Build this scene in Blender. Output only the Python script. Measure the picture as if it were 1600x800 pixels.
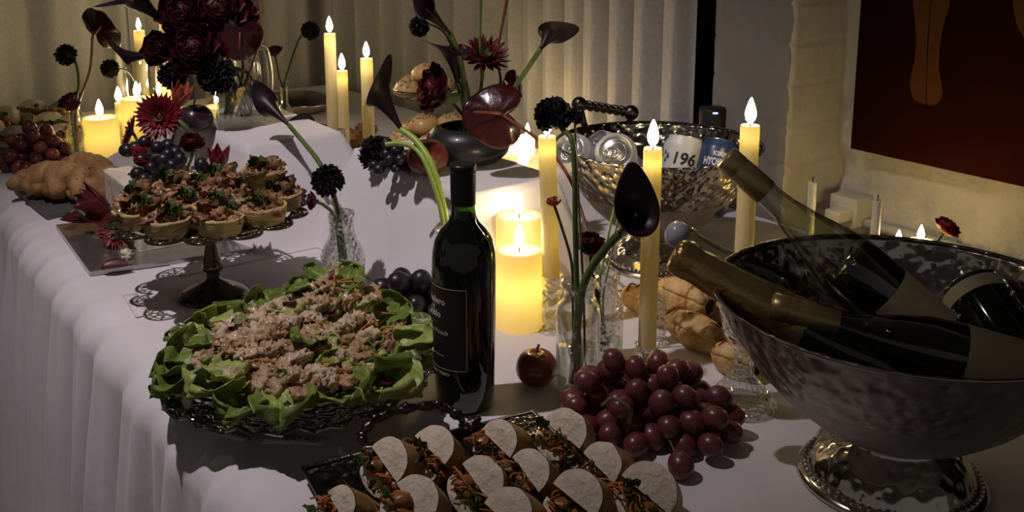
import bpy, bmesh, math, random
from mathutils import Vector as V, Matrix, noise
from math import sin, cos, pi, radians, sqrt, exp, atan2
random.seed(7)
for o in list(bpy.data.objects): bpy.data.objects.remove(o)
SC = bpy.context.scene; COL = SC.collection
# ------------------------------------------------------------ camera, world, lights, exposure
T = 0.75                     # table top height
F = 1600.0; PITCH = radians(12); YH = -150.0; YPP = YH + F*math.tan(PITCH); CH = T + 0.60
cam = bpy.data.cameras.new('camera'); camo = bpy.data.objects.new('camera', cam); COL.objects.link(camo)
cam.sensor_width = 36; cam.lens = 36*F/1600; cam.shift_y = -(400-YPP)/1600; cam.clip_start = .05
camo.location = (0, 0, CH); camo.rotation_euler = (pi/2-PITCH, 0, 0); SC.camera = camo
SC.view_settings.view_transform = 'Standard'; SC.view_settings.look = 'None'
SC.view_settings.gamma = 1; SC.view_settings.use_curve_mapping = False
SC.view_settings.exposure = 0.0
w = bpy.data.worlds.new('World'); SC.world = w; w.use_nodes = True
w.node_tree.nodes['Background'].inputs[0].default_value = (1, .93, .86, 1)
w.node_tree.nodes['Background'].inputs[1].default_value = .085
def spot(name, loc, tgt, power, col, size, rad, blend=.6):
    l = bpy.data.lights.new(name, 'SPOT'); l.energy = power; l.color = col; l.spot_size = radians(size)
    l.spot_blend = blend; l.shadow_soft_size = rad
    o = bpy.data.objects.new(name, l); COL.objects.link(o); o.location = loc
    o.rotation_euler = (V(tgt)-V(loc)).to_track_quat('-Z', 'Y').to_euler()
    return o
SPOT_LOC = (-.86, 1.00, 2.75)
spot('ceiling_spot', SPOT_LOC, (-.34, 1.62, T), 100, (1, .88, .90), 60, .022, 1.0)
# ------------------------------------------------------------ pixel and table coordinates
CT, ST = cos(PITCH), sin(PITCH)
def ray(px, py):
    a = (px-800)/F; b = (YPP-py)/F
    return V((a, CT+b*ST, -ST+b*CT))
def P(px, py, h=0.0):        # point at height h above the table top
    d = ray(px, py); return V((0, 0, CH)) + d*((T+h-CH)/d.z)
def Q(px, py, Y):            # point at distance Y in front of the camera
    d = ray(px, py); return V((0, 0, CH)) + d*(Y/d.y)
UD = V((-.588, .809, 0)); VD = V((.809, .588, 0))
def UV(u, v, h=0.0): return UD*u + VD*v + V((0, 0, T+h))
def uv(p): return (p.x*UD.x+p.y*UD.y, p.x*VD.x+p.y*VD.y)
def R(a, b): return random.uniform(a, b)
def sstep(a, b, x):
    t = max(0, min(1, (x-a)/(b-a))); return t*t*(3-2*t)
# ------------------------------------------------------------ materials
MATS = {}
def nd(nt, kind, **kw):
    n = nt.nodes.new(kind)
    for k, v in kw.items():
        if k in n.inputs: n.inputs[k].default_value = v
        else: setattr(n, k, v)
    return n
def mat(name, c1, rough=.5, c2=None, scale=20, bump=0, bscale=60, metal=0, spec=.5, sss=0, coat=0, vor=0, sheen=0, lo=.35, hi=.65, ssr=.01, detail=4, stretch=None, trans=0, ior=1.45):
    m = bpy.data.materials.new(name); m.use_nodes = True; nt = m.node_tree; b = nt.nodes['Principled BSDF']
    I = b.inputs
    I['Base Color'].default_value = (*c1, 1); I['Roughness'].default_value = rough; I['Metallic'].default_value = metal
    I['Specular IOR Level'].default_value = spec; I['Coat Weight'].default_value = coat; I['Coat Roughness'].default_value = .08
    I['Transmission Weight'].default_value = trans; I['IOR'].default_value = ior; I['Sheen Weight'].default_value = sheen
    if sss: I['Subsurface Weight'].default_value = sss; I['Subsurface Radius'].default_value = (1, .6, .35); I['Subsurface Scale'].default_value = ssr
    tc = nd(nt, 'ShaderNodeTexCoord'); src = tc.outputs['Object']
    if stretch:
        mp = nd(nt, 'ShaderNodeMapping'); mp.inputs['Scale'].default_value = stretch; nt.links.new(src, mp.inputs[0]); src = mp.outputs[0]
    if c2:
        n = nd(nt, 'ShaderNodeTexNoise', Scale=scale, Detail=detail); nt.links.new(src, n.inputs['Vector'])
        r = nd(nt, 'ShaderNodeValToRGB'); r.color_ramp.elements[0].position = lo; r.color_ramp.elements[1].position = hi
        r.color_ramp.elements[0].color = (*c1, 1); r.color_ramp.elements[1].color = (*c2, 1)
        nt.links.new(n.outputs['Fac'], r.inputs[0]); nt.links.new(r.outputs[0], I['Base Color'])
    if bump:
        if vor: n = nd(nt, 'ShaderNodeTexVoronoi', Scale=bscale); n.feature = 'SMOOTH_F1'; out = n.outputs['Distance']
        else: n = nd(nt, 'ShaderNodeTexNoise', Scale=bscale, Detail=5.0); out = n.outputs['Fac']
        nt.links.new(src, n.inputs['Vector'])
        bp = nd(nt, 'ShaderNodeBump', Strength=1.0, Distance=bump); nt.links.new(out, bp.inputs['Height'])
        nt.links.new(bp.outputs[0], I['Normal'])
    MATS[name] = m; return m
def thin_glass(name, tint=(1, 1, 1), edge=.35, rough=.02, bump=0, bscale=60, gl=(1, 1, 1), f0=.04):
    m = bpy.data.materials.new(name); m.use_nodes = True; nt = m.node_tree; nt.nodes.clear()
    o = nd(nt, 'ShaderNodeOutputMaterial'); mx = nd(nt, 'ShaderNodeMixShader'); tr = nd(nt, 'ShaderNodeBsdfTransparent'); g = nd(nt, 'ShaderNodeBsdfGlossy')
    tr.inputs[0].default_value = (*tint, 1); g.inputs['Roughness'].default_value = rough; g.inputs[0].default_value = (*gl, 1)
    lw = nd(nt, 'ShaderNodeLayerWeight', Blend=edge); mr = nd(nt, 'ShaderNodeMapRange'); mr.inputs['To Min'].default_value = f0; mr.inputs['To Max'].default_value = .75
    nt.links.new(lw.outputs['Facing'], mr.inputs[0]); nt.links.new(mr.outputs[0], mx.inputs[0])
    nt.links.new(tr.outputs[0], mx.inputs[1]); nt.links.new(g.outputs[0], mx.inputs[2]); nt.links.new(mx.outputs[0], o.inputs[0])
    if bump:
        tc = nd(nt, 'ShaderNodeTexCoord'); n = nd(nt, 'ShaderNodeTexVoronoi', Scale=bscale); nt.links.new(tc.outputs['Object'], n.inputs['Vector'])
        bp = nd(nt, 'ShaderNodeBump', Strength=1.0, Distance=bump); nt.links.new(n.outputs['Distance'], bp.inputs['Height'])
        nt.links.new(bp.outputs[0], g.inputs['Normal']); nt.links.new(bp.outputs[0], lw.inputs['Normal'])
    MATS[name] = m; return m
def emis(name, col, s):
    m = bpy.data.materials.new(name); m.use_nodes = True; nt = m.node_tree; nt.nodes.clear()
    o = nd(nt, 'ShaderNodeOutputMaterial'); e = nd(nt, 'ShaderNodeEmission', Strength=s); e.inputs[0].default_value = (*col, 1)
    nt.links.new(e.outputs[0], o.inputs[0]); MATS[name] = m
def wax(name, col, tcol, k):
    m = bpy.data.materials.new(name); m.use_nodes = True; nt = m.node_tree; nt.nodes.clear()
    o = nd(nt, 'ShaderNodeOutputMaterial'); mx = nd(nt, 'ShaderNodeMixShader'); mx.inputs[0].default_value = k
    d = nd(nt, 'ShaderNodeBsdfDiffuse'); d.inputs[0].default_value = (*col, 1); t = nd(nt, 'ShaderNodeBsdfTranslucent'); t.inputs[0].default_value = (*tcol, 1)
    nt.links.new(d.outputs[0], mx.inputs[1]); nt.links.new(t.outputs[0], mx.inputs[2])
    g = nd(nt, 'ShaderNodeBsdfGlossy', Roughness=.35); m2 = nd(nt, 'ShaderNodeMixShader'); m2.inputs[0].default_value = .04
    nt.links.new(mx.outputs[0], m2.inputs[1]); nt.links.new(g.outputs[0], m2.inputs[2]); nt.links.new(m2.outputs[0], o.inputs[0]); MATS[name] = m
emis('flame', (1, .80, .45), 60)
emis('blue_led', (.25, .35, 1), 4)
wax('wax', (.74, .71, .56), (1, .86, .36), .5)
mat('wax_plain', (.74, .70, .58), .45, sss=.2)
mat('wick', (.03, .025, .02), .9)
mat('cloth', (.74, .70, .73), .85, c2=(.68, .645, .67), scale=5, bump=.0009, bscale=24, sheen=.2)
mat('curtain', (.60, .575, .56), .9, c2=(.53, .505, .49), scale=120, bump=.0006, bscale=500, sheen=.3)
mat('floor', (.06, .05, .045), .6, c2=(.09, .075, .065), scale=6)
mat('plaster', (.62, .59, .53), .8, c2=(.55, .52, .46), scale=7, bump=.022, bscale=16)
mat('pier_grey', (.25, .24, .245), .8, c2=(.22, .21, .215), scale=9, bump=.004, bscale=20)  # darker, greyer tone for all pier faces but the front
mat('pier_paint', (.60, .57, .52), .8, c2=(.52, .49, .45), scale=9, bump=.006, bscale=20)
mat('dark_wall', (.02, .02, .022), .9)
mat('ceiling', (.2, .19, .18), .9)
mat('conduit', (.6, .58, .5), .5)
mat('silver', (.62, .58, .54), .16, metal=1, bump=.0030, bscale=75, vor=1)
mat('silver_plain', (.62, .58, .53), .16, metal=1)
mat('silver_frost', (.30, .275, .255), .46, c2=(.46, .42, .38), scale=9, metal=1, bump=.0010, bscale=90, vor=1)
mat('silver_hammer', (.36, .33, .30), .20, c2=(.54, .50, .45), scale=7, metal=1, bump=.0060, bscale=85, vor=1)
mat('silver_hammer_soft', (.30, .27, .245), .34, c2=(.46, .42, .38), scale=7, metal=1, bump=.0050, bscale=70, vor=1)
mat('tray_dark', (.16, .145, .14), .22, metal=1, bump=.004, bscale=60, vor=1)
mat('tray_smooth', (.30, .27, .23), .25, metal=1)
mat('pewter_dark', (.10, .085, .08), .3, metal=1, bump=.002, bscale=90)
mat('bronze', (.085, .062, .036), .16, metal=.7, coat=.5)
mat('black_ceramic', (.018, .018, .02), .38, coat=.2)
mat('wine_glass_dark', (.006, .008, .006), .06, coat=.6, spec=.6)
mat('label_black', (.012, .011, .012), .55)
mat('print_gold', (.62, .54, .44), .45)
mat('foil_black', (.012, .011, .012), .32)
thin_glass('green_glass', (.18, .36, .05), .4)
thin_glass('glass', (.97, .98, .97), .45)
thin_glass('glass_cut', (.95, .96, .95), .5, bump=.004, bscale=140, f0=.08)
thin_glass('glass_clear_bottle', (.78, .80, .70), .5, f0=.06)
thin_glass('plate_glass', (.40, .36, .22), .4, f0=.08)
thin_glass('platter_glass', (.20, .22, .14), .45, bump=.004, bscale=90, f0=.10)
mat('glass_solid', (1, 1, 1), .02, trans=1, ior=1.48)
thin_glass('water', (.88, .93, .86), .3)
mat('ice_water', (.012, .012, .010), .05, bump=.004, bscale=28)
mat('apple', (.17, .022, .02), .28, c2=(.26, .09, .035), scale=30, lo=.5, hi=.8, coat=.3, stretch=(1, 1, .25))
mat('apple_blush', (.13, .02, .018), .34, c2=(.27, .10, .05), scale=16, lo=.45, hi=.75, coat=.3)
mat('plum', (.03, .012, .02), .3, c2=(.045, .02, .03), scale=25, coat=.3)
mat('stalk', (.05, .035, .015), .8)
mat('grape_red', (.095, .018, .020), .36, c2=(.16, .04, .04), scale=60, coat=.2, sss=.15, ssr=.004)
mat('grape_rosy', (.30, .075, .05), .32, c2=(.22, .045, .04), scale=60, coat=.3, sss=.15, ssr=.004)
mat('grape_black', (.008, .006, .010), .38, c2=(.020, .018, .026), scale=50, coat=.15)
mat('grape_stem', (.12, .13, .05), .7)
mat('petal_black', (.010, .003, .006), .6, sheen=.05)
mat('petal_wine', (.080, .006, .011), .55, c2=(.042, .004, .008), scale=80)
mat('petal_red', (.22, .010, .022), .45, c2=(.14, .006, .014), scale=90)
mat('petal_deepred', (.11, .008, .012), .42, c2=(.06, .005, .008), scale=70)
mat('petal_orange', (.40, .10, .05), .45, c2=(.28, .04, .02), scale=40)
mat('rose_red', (.30, .012, .02), .5)
mat('calla', (.020, .006, .011), .42, c2=(.010, .004, .007), scale=30, spec=.4)
mat('anthurium', (.045, .004, .006), .25, c2=(.026, .003, .004), scale=30, coat=.7, bump=.004, bscale=22)
mat('stem_green', (.10, .16, .035), .45, c2=(.07, .11, .03), scale=30)
mat('stem_bright', (.28, .40, .07), .4)
mat('stem_dark', (.035, .05, .02), .5)
mat('stem_red', (.14, .035, .02), .4)
mat('stem_orange', (.30, .13, .05), .4)
mat('leaf_green', (.07, .11, .025), .5)
mat('lettuce', (.085, .135, .022), .38, c2=(.20, .27, .05), scale=24, bump=.004, bscale=45, sss=.1, ssr=.004)
mat('lettuce_pale', (.24, .32, .06), .4, c2=(.38, .42, .13), scale=30, bump=.003, bscale=60)
mat('chicken', (.36, .225, .135), .5, c2=(.50, .37, .22), scale=55, bump=.004, bscale=120, coat=.2)
mat('chicken_brown', (.28, .155, .075), .5, c2=(.42, .27, .13), scale=60, bump=.004, bscale=110, coat=.2)
mat('chicken_pale', (.46, .33, .21), .5, c2=(.60, .48, .33), scale=50, bump=.004, bscale=110, coat=.2)
mat('carrot', (.46, .16, .03), .45, c2=(.36, .12, .02), scale=60)
mat('radicchio', (.07, .008, .015), .4)
mat('onion', (.62, .58, .45), .4)
mat('crumb', (.74, .64, .51), .85, c2=(.62, .52, .40), scale=70, bump=.003, bscale=150)
mat('crust', (.34, .17, .055), .55, c2=(.46, .27, .10), scale=30, bump=.002, bscale=60)
mat('meat_glaze', (.34, .14, .035), .35, c2=(.24, .09, .025), scale=60, coat=.4, bump=.003, bscale=90)
mat('herb', (.035, .06, .015), .5, c2=(.06, .095, .02), scale=80)
mat('pastry', (.56, .44, .22), .6, c2=(.42, .28, .11), scale=40, bump=.003, bscale=40, stretch=(1, 1, 6))
mat('pulled_meat', (.125, .055, .022), .45, c2=(.29, .15, .06), scale=70, bump=.004, bscale=110, coat=.3)
mat('meat_pink', (.44, .22, .13), .45, c2=(.32, .16, .09), scale=60, coat=.2)
mat('bun', (.48, .28, .09), .45, c2=(.58, .38, .15), scale=14, coat=.15)
mat('crumble', (.34, .20, .09), .7, c2=(.50, .34, .16), scale=150, bump=.006, bscale=180)
mat('granola', (.16, .075, .03), .6, c2=(.34, .19, .08), scale=160, bump=.006, bscale=200)
mat('loaf', (.27, .125, .04), .62, c2=(.46, .27, .11), scale=30, bump=.005, bscale=55)
mat('flake', (.50, .27, .08), .55, c2=(.70, .50, .24), scale=45, bump=.008, bscale=70)
mat('tomato_strip', (.30, .045, .015), .4)
mat('frosting', (.74, .68, .54), .5, c2=(.68, .61, .46), scale=12, bump=.006, bscale=26, sss=.1)
mat('board_silver', (.42, .40, .40), .18, metal=.85, bump=.0008, bscale=30)
mat('slate', (.10, .10, .10), .5, bump=.002, bscale=60)
mat('paper', (.72, .68, .66), .7)
mat('ink', (.03, .03, .03), .7)
mat('canvas', (.006, .0016, .0014), .9, c2=(.020, .0026, .0022), scale=1.2, spec=.05)
mat('paint_flesh', (.10, .042, .015), .9, c2=(.075, .03, .010), scale=6, spec=.05)
mat('paint_line', (.06, .010, .006), .6)
mat('gold_foil', (.46, .32, .12), .30, metal=.75, c2=(.34, .22, .075), scale=18, bump=.003, bscale=60)
mat('gold_cap', (.40, .30, .13), .34, metal=.6, bump=.0006, bscale=30)
mat('label_cream', (.52, .46, .30), .6, c2=(.44, .36, .20), scale=20)
mat('cap_grey', (.40, .40, .45), .25)
mat('can_white', (.70, .70, .70), .35, c2=(.60, .60, .62), scale=40)
mat('can_silver', (.68, .68, .70), .28, metal=.9)
mat('can_black', (.02, .02, .022), .35)
mat('can_blue', (.02, .035, .10), .3, c2=(.035, .06, .16), scale=20)
mat('can_text', (.75, .76, .80), .4)
mat('can_ochre', (.48, .38, .12), .4)
mat('speaker_black', (.012, .012, .014), .5)
mat('wood_dark', (.10, .06, .03), .5)
# ------------------------------------------------------------ mesh helpers
def icos(sub):
    bm = bmesh.new(); bmesh.ops.create_icosphere(bm, subdivisions=sub, radius=1)
    r = ([v.co.copy() for v in bm.verts], [[v.index for v in f.verts] for f in bm.faces]); bm.free(); return r
ICO = {k: icos(k) for k in (1, 2, 3, 4)}
def frame(d, up=V((0, 0, 1))):          # matrix whose Z is d and whose X lies in the plane of up
    z = V(d).normalized(); x = up - z*up.dot(z)
    if x.length < 1e-4: x = V((1, 0, 0)) - z*z.x
    x.normalize(); y = z.cross(x)
    return Matrix(((x.x, y.x, z.x, 0), (x.y, y.y, z.y, 0), (x.z, y.z, z.z, 0), (0, 0, 0, 1)))
def at(p, d=(0, 0, 1), up=V((0, 0, 1)), s=1.0, roll=0.0):
    return Matrix.Translation(V(p)) @ frame(d, V(up)) @ Matrix.Rotation(roll, 4, 'Z') @ Matrix.Scale(s, 4)
def spl(pts, n=24):
    pts = [V(p) for p in pts]
    if len(pts) == 2: return [pts[0].lerp(pts[1], i/n) for i in range(n+1)]
    q = [pts[0]*2-pts[1]] + pts + [pts[-1]*2-pts[-2]]; out = []; m = len(pts)-1
    for i in range(n+1):
        t = i/n*m; k = min(int(t), m-1); t -= k; a, b, c, d = q[k:k+4]
        out.append(.5*((2*b)+(c-a)*t+(2*a-5*b+4*c-d)*t*t+(3*b-a-3*c+d)*t**3))
    return out
class MB:
    def __init__(s): s.v = []; s.f = []; s.m = []; s.cur = 0; s.M = Matrix()
    def add(s, vs, fs):
        n = len(s.v); M = s.M
        s.v += [M @ V(p) for p in vs]; s.f += [[i+n for i in f] for f in fs]; s.m += [s.cur]*len(fs); return s
    def lathe(s, prof, n=32, c=(0, 0, 0), wob=None):
        vs = []; fs = []; c = V(c); ring = []
        for r, z in prof:
            if r < 1e-6: ring.append([len(vs)]); vs.append(c+V((0, 0, z)))
            else:
                ring.append(list(range(len(vs), len(vs)+n)))
                for i in range(n):
                    a = 2*pi*i/n; rr, zz = (wob(r, z, a) if wob else (r, z)); vs.append(c+V((rr*cos(a), rr*sin(a), zz)))
        for a, b in zip(ring, ring[1:]):
            if len(a) == 1 and len(b) == 1: continue
            for i in range(n):
                j = (i+1) % n
                if len(a) == 1: fs.append([a[0], b[j], b[i]])
                elif len(b) == 1: fs.append([a[i], a[j], b[0]])
                else: fs.append([a[i], a[j], b[j], b[i]])
        return s.add(vs, fs)
    def tube(s, pts, rad, n=8, cap=True):
        pts = [V(p) for p in pts]; m = len(pts); vs = []; fs = []
        if not isinstance(rad, (list, tuple)): rad = [rad]*m
        elif len(rad) != m: rad = [rad[0]+(rad[-1]-rad[0])*i/(m-1) if len(rad) == 2 else rad[min(int(i/(m-1)*(len(rad)-1)+.5), len(rad)-1)] for i in range(m)]
        t = (pts[1]-pts[0]).normalized(); x = t.orthogonal().normalized()
        for i, p in enumerate(pts):
            t = (pts[min(i+1, m-1)]-pts[max(i-1, 0)]).normalized(); x = (x-t*x.dot(t)).normalized(); y = t.cross(x)
            for k in range(n): a = 2*pi*k/n; vs.append(p+(x*cos(a)+y*sin(a))*rad[i])
        for i in range(m-1):
            for k in range(n): fs.append([i*n+k, i*n+(k+1) % n, (i+1)*n+(k+1) % n, (i+1)*n+k])
        if cap: fs += [list(range(n))[::-1], list(range((m-1)*n, m*n))]
        return s.add(vs, fs)
    def grid(s, fn, nu, nv, closeu=False):
        vs = []; fs = []; w = nu if closeu else nu+1
        for j in range(nv+1):
            for i in range(w): vs.append(V(fn(i/nu, j/nv)))
        for j in range(nv):
            for i in range(nu): a = j*w+i; b = j*w+(i+1) % w; fs.append([a, b, b+w, a+w])
        return s.add(vs, fs)
    def box(s, c, sz, ch=0.0):
        bm = bmesh.new(); bmesh.ops.create_cube(bm, size=1)
        for v in bm.verts: v.co = V((v.co.x*sz[0], v.co.y*sz[1], v.co.z*sz[2]))+V(c)
        if ch: bmesh.ops.bevel(bm, geom=bm.edges[:], offset=ch, segments=2, affect='EDGES', profile=.5)
        bm.verts.index_update(); s.add([v.co.copy() for v in bm.verts], [[v.index for v in f.verts] for f in bm.faces]); bm.free(); return s
    def blob(s, c, r, seed=0, amp=.0, freq=2.0, sub=2):
        vs, fs = ICO[sub]; r = r if isinstance(r, (list, tuple)) else (r, r, r); o = V((seed*3.1, seed*1.7, seed*5.3)); out = []
        for v in vs:
            k = 1+amp*noise.noise(v*freq+o)+(amp*.5*noise.noise(v*freq*2.3+o) if amp else 0); out.append(V((v.x*r[0]*k, v.y*r[1]*k, v.z*r[2]*k))+V(c))
        return s.add(out, fs)
    def petal(s, M, L, W, cup=.2, curl=.5, n=5, m=4, k=.75, ruf=0.0, ph=0.0, a0=0.0, tip=0.0):
        # along +Y, face up +Z, curling up by curl radians
        old = s.M; s.M = old @ M; rows = []; y = z = 0; a = a0
        for i in range(n+1):
            rows.append((y, z, a)); a += curl/n; y += L/n*cos(a); z += L/n*sin(a)
        def fn(u, t):
            i = min(int(t*n+.5), n); y, z, a = rows[i]; wd = W*max(sin(pi*min(t**k*.93+.05, 1)), .04)*(1-tip*t); q = u*2-1
            h = cup*wd*q*q+ruf*q*q*sin(9*t+ph+3*q); return (wd*q, y-sin(a)*h, z+cos(a)*h)
        s.grid(fn, m, n); s.M = old; return s
    def build(s, name, mats, parent=None, smooth=True, world=False, solid=0, sub=0):
        me = bpy.data.meshes.new(name)
        vs = s.v
        if parent and world: inv = PW(parent).inverted(); vs = [inv @ p for p in vs]
        me.from_pydata([tuple(p) for p in vs], [], s.f)
        for m in (mats if isinstance(mats, (list, tuple)) else [mats]): me.materials.append(MATS[m])
        me.polygons.foreach_set('material_index', s.m)
        if smooth: me.polygons.foreach_set('use_smooth', [True]*len(s.f))
        o = bpy.data.objects.new(name, me); COL.objects.link(o)
        if parent: o.parent = parent
        if solid: md = o.modifiers.new('thickness', 'SOLIDIFY'); md.thickness = solid; md.offset = 0
        if sub: md = o.modifiers.new('smooth', 'SUBSURF'); md.levels = sub; md.render_levels = sub
        return o
def PW(o): return (PW(o.parent) @ o.matrix_basis) if o.parent else o.matrix_basis
def tag(o, label=None, cat=None, group=None, kind=None):
    if label: o['label'] = label
    if cat: o['category'] = cat
    if group: o['group'] = group
    if kind: o['kind'] = kind
    return o
def thing(name, label, cat, loc=(0, 0, 0), rz=0.0, group=None):
    o = bpy.data.objects.new(name, None); COL.objects.link(o); o.location = loc; o.rotation_euler = (0, 0, rz); o.empty_display_size = .02
    return tag(o, label, cat, group)
def mthing(name, label, cat, M, group=None):
    o = thing(name, label, cat, (0, 0, 0), 0, group); o.matrix_basis = M; return o
def copy_tree(o, parent=None):
    c = o.copy(); COL.objects.link(c); c.parent = parent
    for ch in o.children: copy_tree(ch, c)
    return c
def textmesh(body, size, bold=0.0, shear=0.0, space=1.0, xs=1.0):
    cu = bpy.data.curves.new('txt', 'FONT'); cu.body = body; cu.size = size; cu.offset = bold; cu.shear = shear; cu.space_character = space
    cu.align_x = 'CENTER'; cu.align_y = 'CENTER'; cu.resolution_u = 3
    o = bpy.data.objects.new('txt', cu); COL.objects.link(o); bpy.context.view_layer.update()
    me = bpy.data.meshes.new_from_object(o.evaluated_get(bpy.context.evaluated_depsgraph_get()))
    bm = bmesh.new(); bm.from_mesh(me); bmesh.ops.triangulate(bm, faces=bm.faces[:]); bm.verts.index_update()
    r = ([V((v.co.x*xs, v.co.y, 0)) for v in bm.verts], [[v.index for v in f.verts] for f in bm.faces]); bm.free()
    bpy.data.objects.remove(o); bpy.data.meshes.remove(me); bpy.data.curves.remove(cu); return r
def wrap(vf, r, a0, z0, dz=0):           # text wrapped round a cylinder, centred on angle a0
    vs, fs = vf; return [V((r*cos(a0+p.x/r), r*sin(a0+p.x/r), z0+p.y)) for p in vs], fs
# ------------------------------------------------------------ the setting
def WV(px, py, v):           # point of the plane v = const seen at a pixel
    d = ray(px, py); return V((0, 0, CH)) + d*(v/(d.x*VD.x+d.y*VD.y))
def struct(o): o['kind'] = 'structure'; return o
WALLV = 1.70; PIERV = 1.54; PU0 = 1.235; PU1 = 1.42; UB = 3.42; ZC = 3.0
m = MB(); m.grid(lambda a, b: V((-4+8*a, -2+8*b, 0)), 2, 2); struct(m.build('floor', 'floor', smooth=False))
m = MB(); m.grid(lambda a, b: V((-4+8*a, 6-8*b, ZC)), 2, 2); struct(m.build('ceiling', 'ceiling', smooth=False))
def wallpt(a, b):
    u = PU0-2.6*a; z = ZC*b; p = UD*u+VD*WALLV+V((0, 0, z))
    n = noise.noise(V((u*5, z*5, 1)))*.006+noise.noise(V((u*17, z*17, 4)))*.0022
    chip = (max(0, noise.noise(V((u*9, z*9, 9)))+.02)+.6*abs(noise.noise(V((u*32, z*32, 3))))*max(0, noise.noise(V((u*7, z*7, 5)))+.15))*sstep(.66, .76, z)*sstep(1.05, .9, z)*.055
    return p-VD*(n-chip*.7)
m = MB(); m.grid(wallpt, 260, 200); struct(m.build('wall_right', 'plaster'))
def pier():
    m = MB()
    def groove(z): t = (z/.078) % 1; return .004*(sstep(.0, .08, t)*sstep(1, .92, t))
    def fn(a, b):
        z = ZC*b; g = groove(z)+noise.noise(V((a*6, z*14, 2)))*.004; k = a*3
        e = noise.noise(V((z*25, 7, 3)))*.006
        if k <= 1: return UD*(PU0-g)+VD*(WALLV+.02+(PIERV-WALLV-.02)*k-(e if k > .99 else 0))+V((0, 0, z))
        if k <= 2: return UD*(PU0+(PU1-PU0)*(k-1))+VD*(PIERV-g*.6)+V((0, 0, z))
        return UD*PU1+VD*(PIERV+.25*(k-2))+V((0, 0, z))
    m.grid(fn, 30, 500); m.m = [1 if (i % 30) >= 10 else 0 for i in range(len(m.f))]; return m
struct(pier().build('wall_pier', ['pier_paint', 'pier_grey']))
m = MB(); m.grid(lambda a, b: UD*(PU1-.05+(UB-PU1+.1)*a)+VD*1.78+V((0, 0, ZC*b)), 1, 1); struct(m.build('wall_window', 'dark_wall'))
m = MB(); m.grid(lambda a, b: UD*UB+VD*(1.8-4.3*a)+V((0, 0, ZC*b)), 1, 1); struct(m.build('wall_back', 'dark_wall'))
# conduit, junction box and plug along the wall
t = thing('electrical_conduit', 'thin painted conduit running along the plaster wall below the painting', 'conduit', WV(1345, 345, WALLV-.02))
m = MB(); a = WV(1343, 346, WALLV-.026); b = a-UD*1.5; m.tube(spl([a, b], 10), .011, 10); m.build('pipe', 'conduit', t, world=True)
for k in (.18, .52, .9):
    m = MB(); m.tube([a-UD*k+V((0, 0, -.0)), a-UD*(k+.02)], .0135, 10); m.build('clip', 'conduit', t, world=True)
c = WV(1330, 326, WALLV-.03)
t = thing('junction_box', 'cream painted electrical junction box at the end of the wall conduit', 'junction box', c)
m = MB(); m.M = Matrix.Rotation(atan2(-UD.y, -UD.x), 4, 'Z'); m.box((0, 0, 0), (.062, .055, .058), .003); m.build('body', 'conduit', t)
m = MB(); m.M = Matrix.Rotation(atan2(-UD.y, -UD.x), 4, 'Z'); m.box((0, .0285, 0), (.052, .003, .048), .001); m.build('cover', 'conduit', t)
c = WV(1311, 335, WALLV-.075)
t = thing('power_plug', 'small white plug beside the junction box on the wall', 'plug', c)
m = MB(); m.M = Matrix.Rotation(atan2(-UD.y, -UD.x), 4, 'Z'); m.box((0, 0, 0), (.035, .045, .022), .003); m.build('body', 'wax_plain', t)
m = MB(); m.M = Matrix.Rotation(atan2(-UD.y, -UD.x), 4, 'Z'); m.tube([(0, .02, 0), (0, .06, 0)], .004, 8); m.build('prong', 'silver_plain', t)
# painting
PV = WALLV-.035
bl = WV(1329, 232, PV); ru, rv = uv(bl); bz = bl.z
t = thing('painting', 'large dark red painting of pale hanging bare feet on the plaster wall', 'painting', bl)
m = MB()
def pp(a, z, d=0): return UD*(ru-a)+VD*(PV-d)+V((0, 0, z))
W_, H_ = 1.5, 1.35
m.add([pp(0, bz), pp(W_, bz), pp(W_, bz+H_), pp(0, bz+H_), pp(0, bz, -.03), pp(W_, bz, -.03), pp(W_, bz+H_, -.03), pp(0, bz+H_, -.03)],
      [[0, 1, 2, 3], [0, 4, 5, 1], [1, 5, 6, 2], [2, 6, 7, 3], [3, 7, 4, 0]])
m.build('canvas', 'canvas', t, smooth=False, world=True)
def cpx(c): return (1320+c[0]/2.668, c[1]/2.668)
LEG1 = [(250, -560), (258, -330), (276, -120), (283, 0), (290, 60), (298, 170), (293, 240), (275, 320), (272, 370), (285, 410), (297, 424), (306, 421), (311, 430), (319, 426), (324, 433), (337, 431), (340, 330), (342, 200), (350, 100), (357, 0), (362, -120), (368, -330), (372, -560)]
LEG2 = [(376, -560), (372, -330), (366, -120), (361, 0), (353, 110), (346, 220), (342, 340), (343, 437), (358, 441), (363, 436), (370, 442), (377, 434), (385, 434), (391, 424), (399, 418), (408, 390), (403, 340), (392, 290), (395, 200), (410, 110), (432, 40), (440, 0), (462, -120), (486, -330), (500, -560)]
LEG3 = [(690, -560), (692, -200), (700, 0), (705, 50), (720, 110), (747, 165), (780, 185), (815, 165), (830, 60), (836, -200), (840, -560)]
for nm, L in (('painted_leg', LEG1), ('painted_leg', LEG2), ('painted_foot', LEG3)):
    vs = [WV(*cpx(c), PV-.002) for c in L]; m = MB(); m.add(vs, [list(range(len(vs)))]); m.build(nm, 'paint_flesh', t, smooth=False, world=True)
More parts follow.
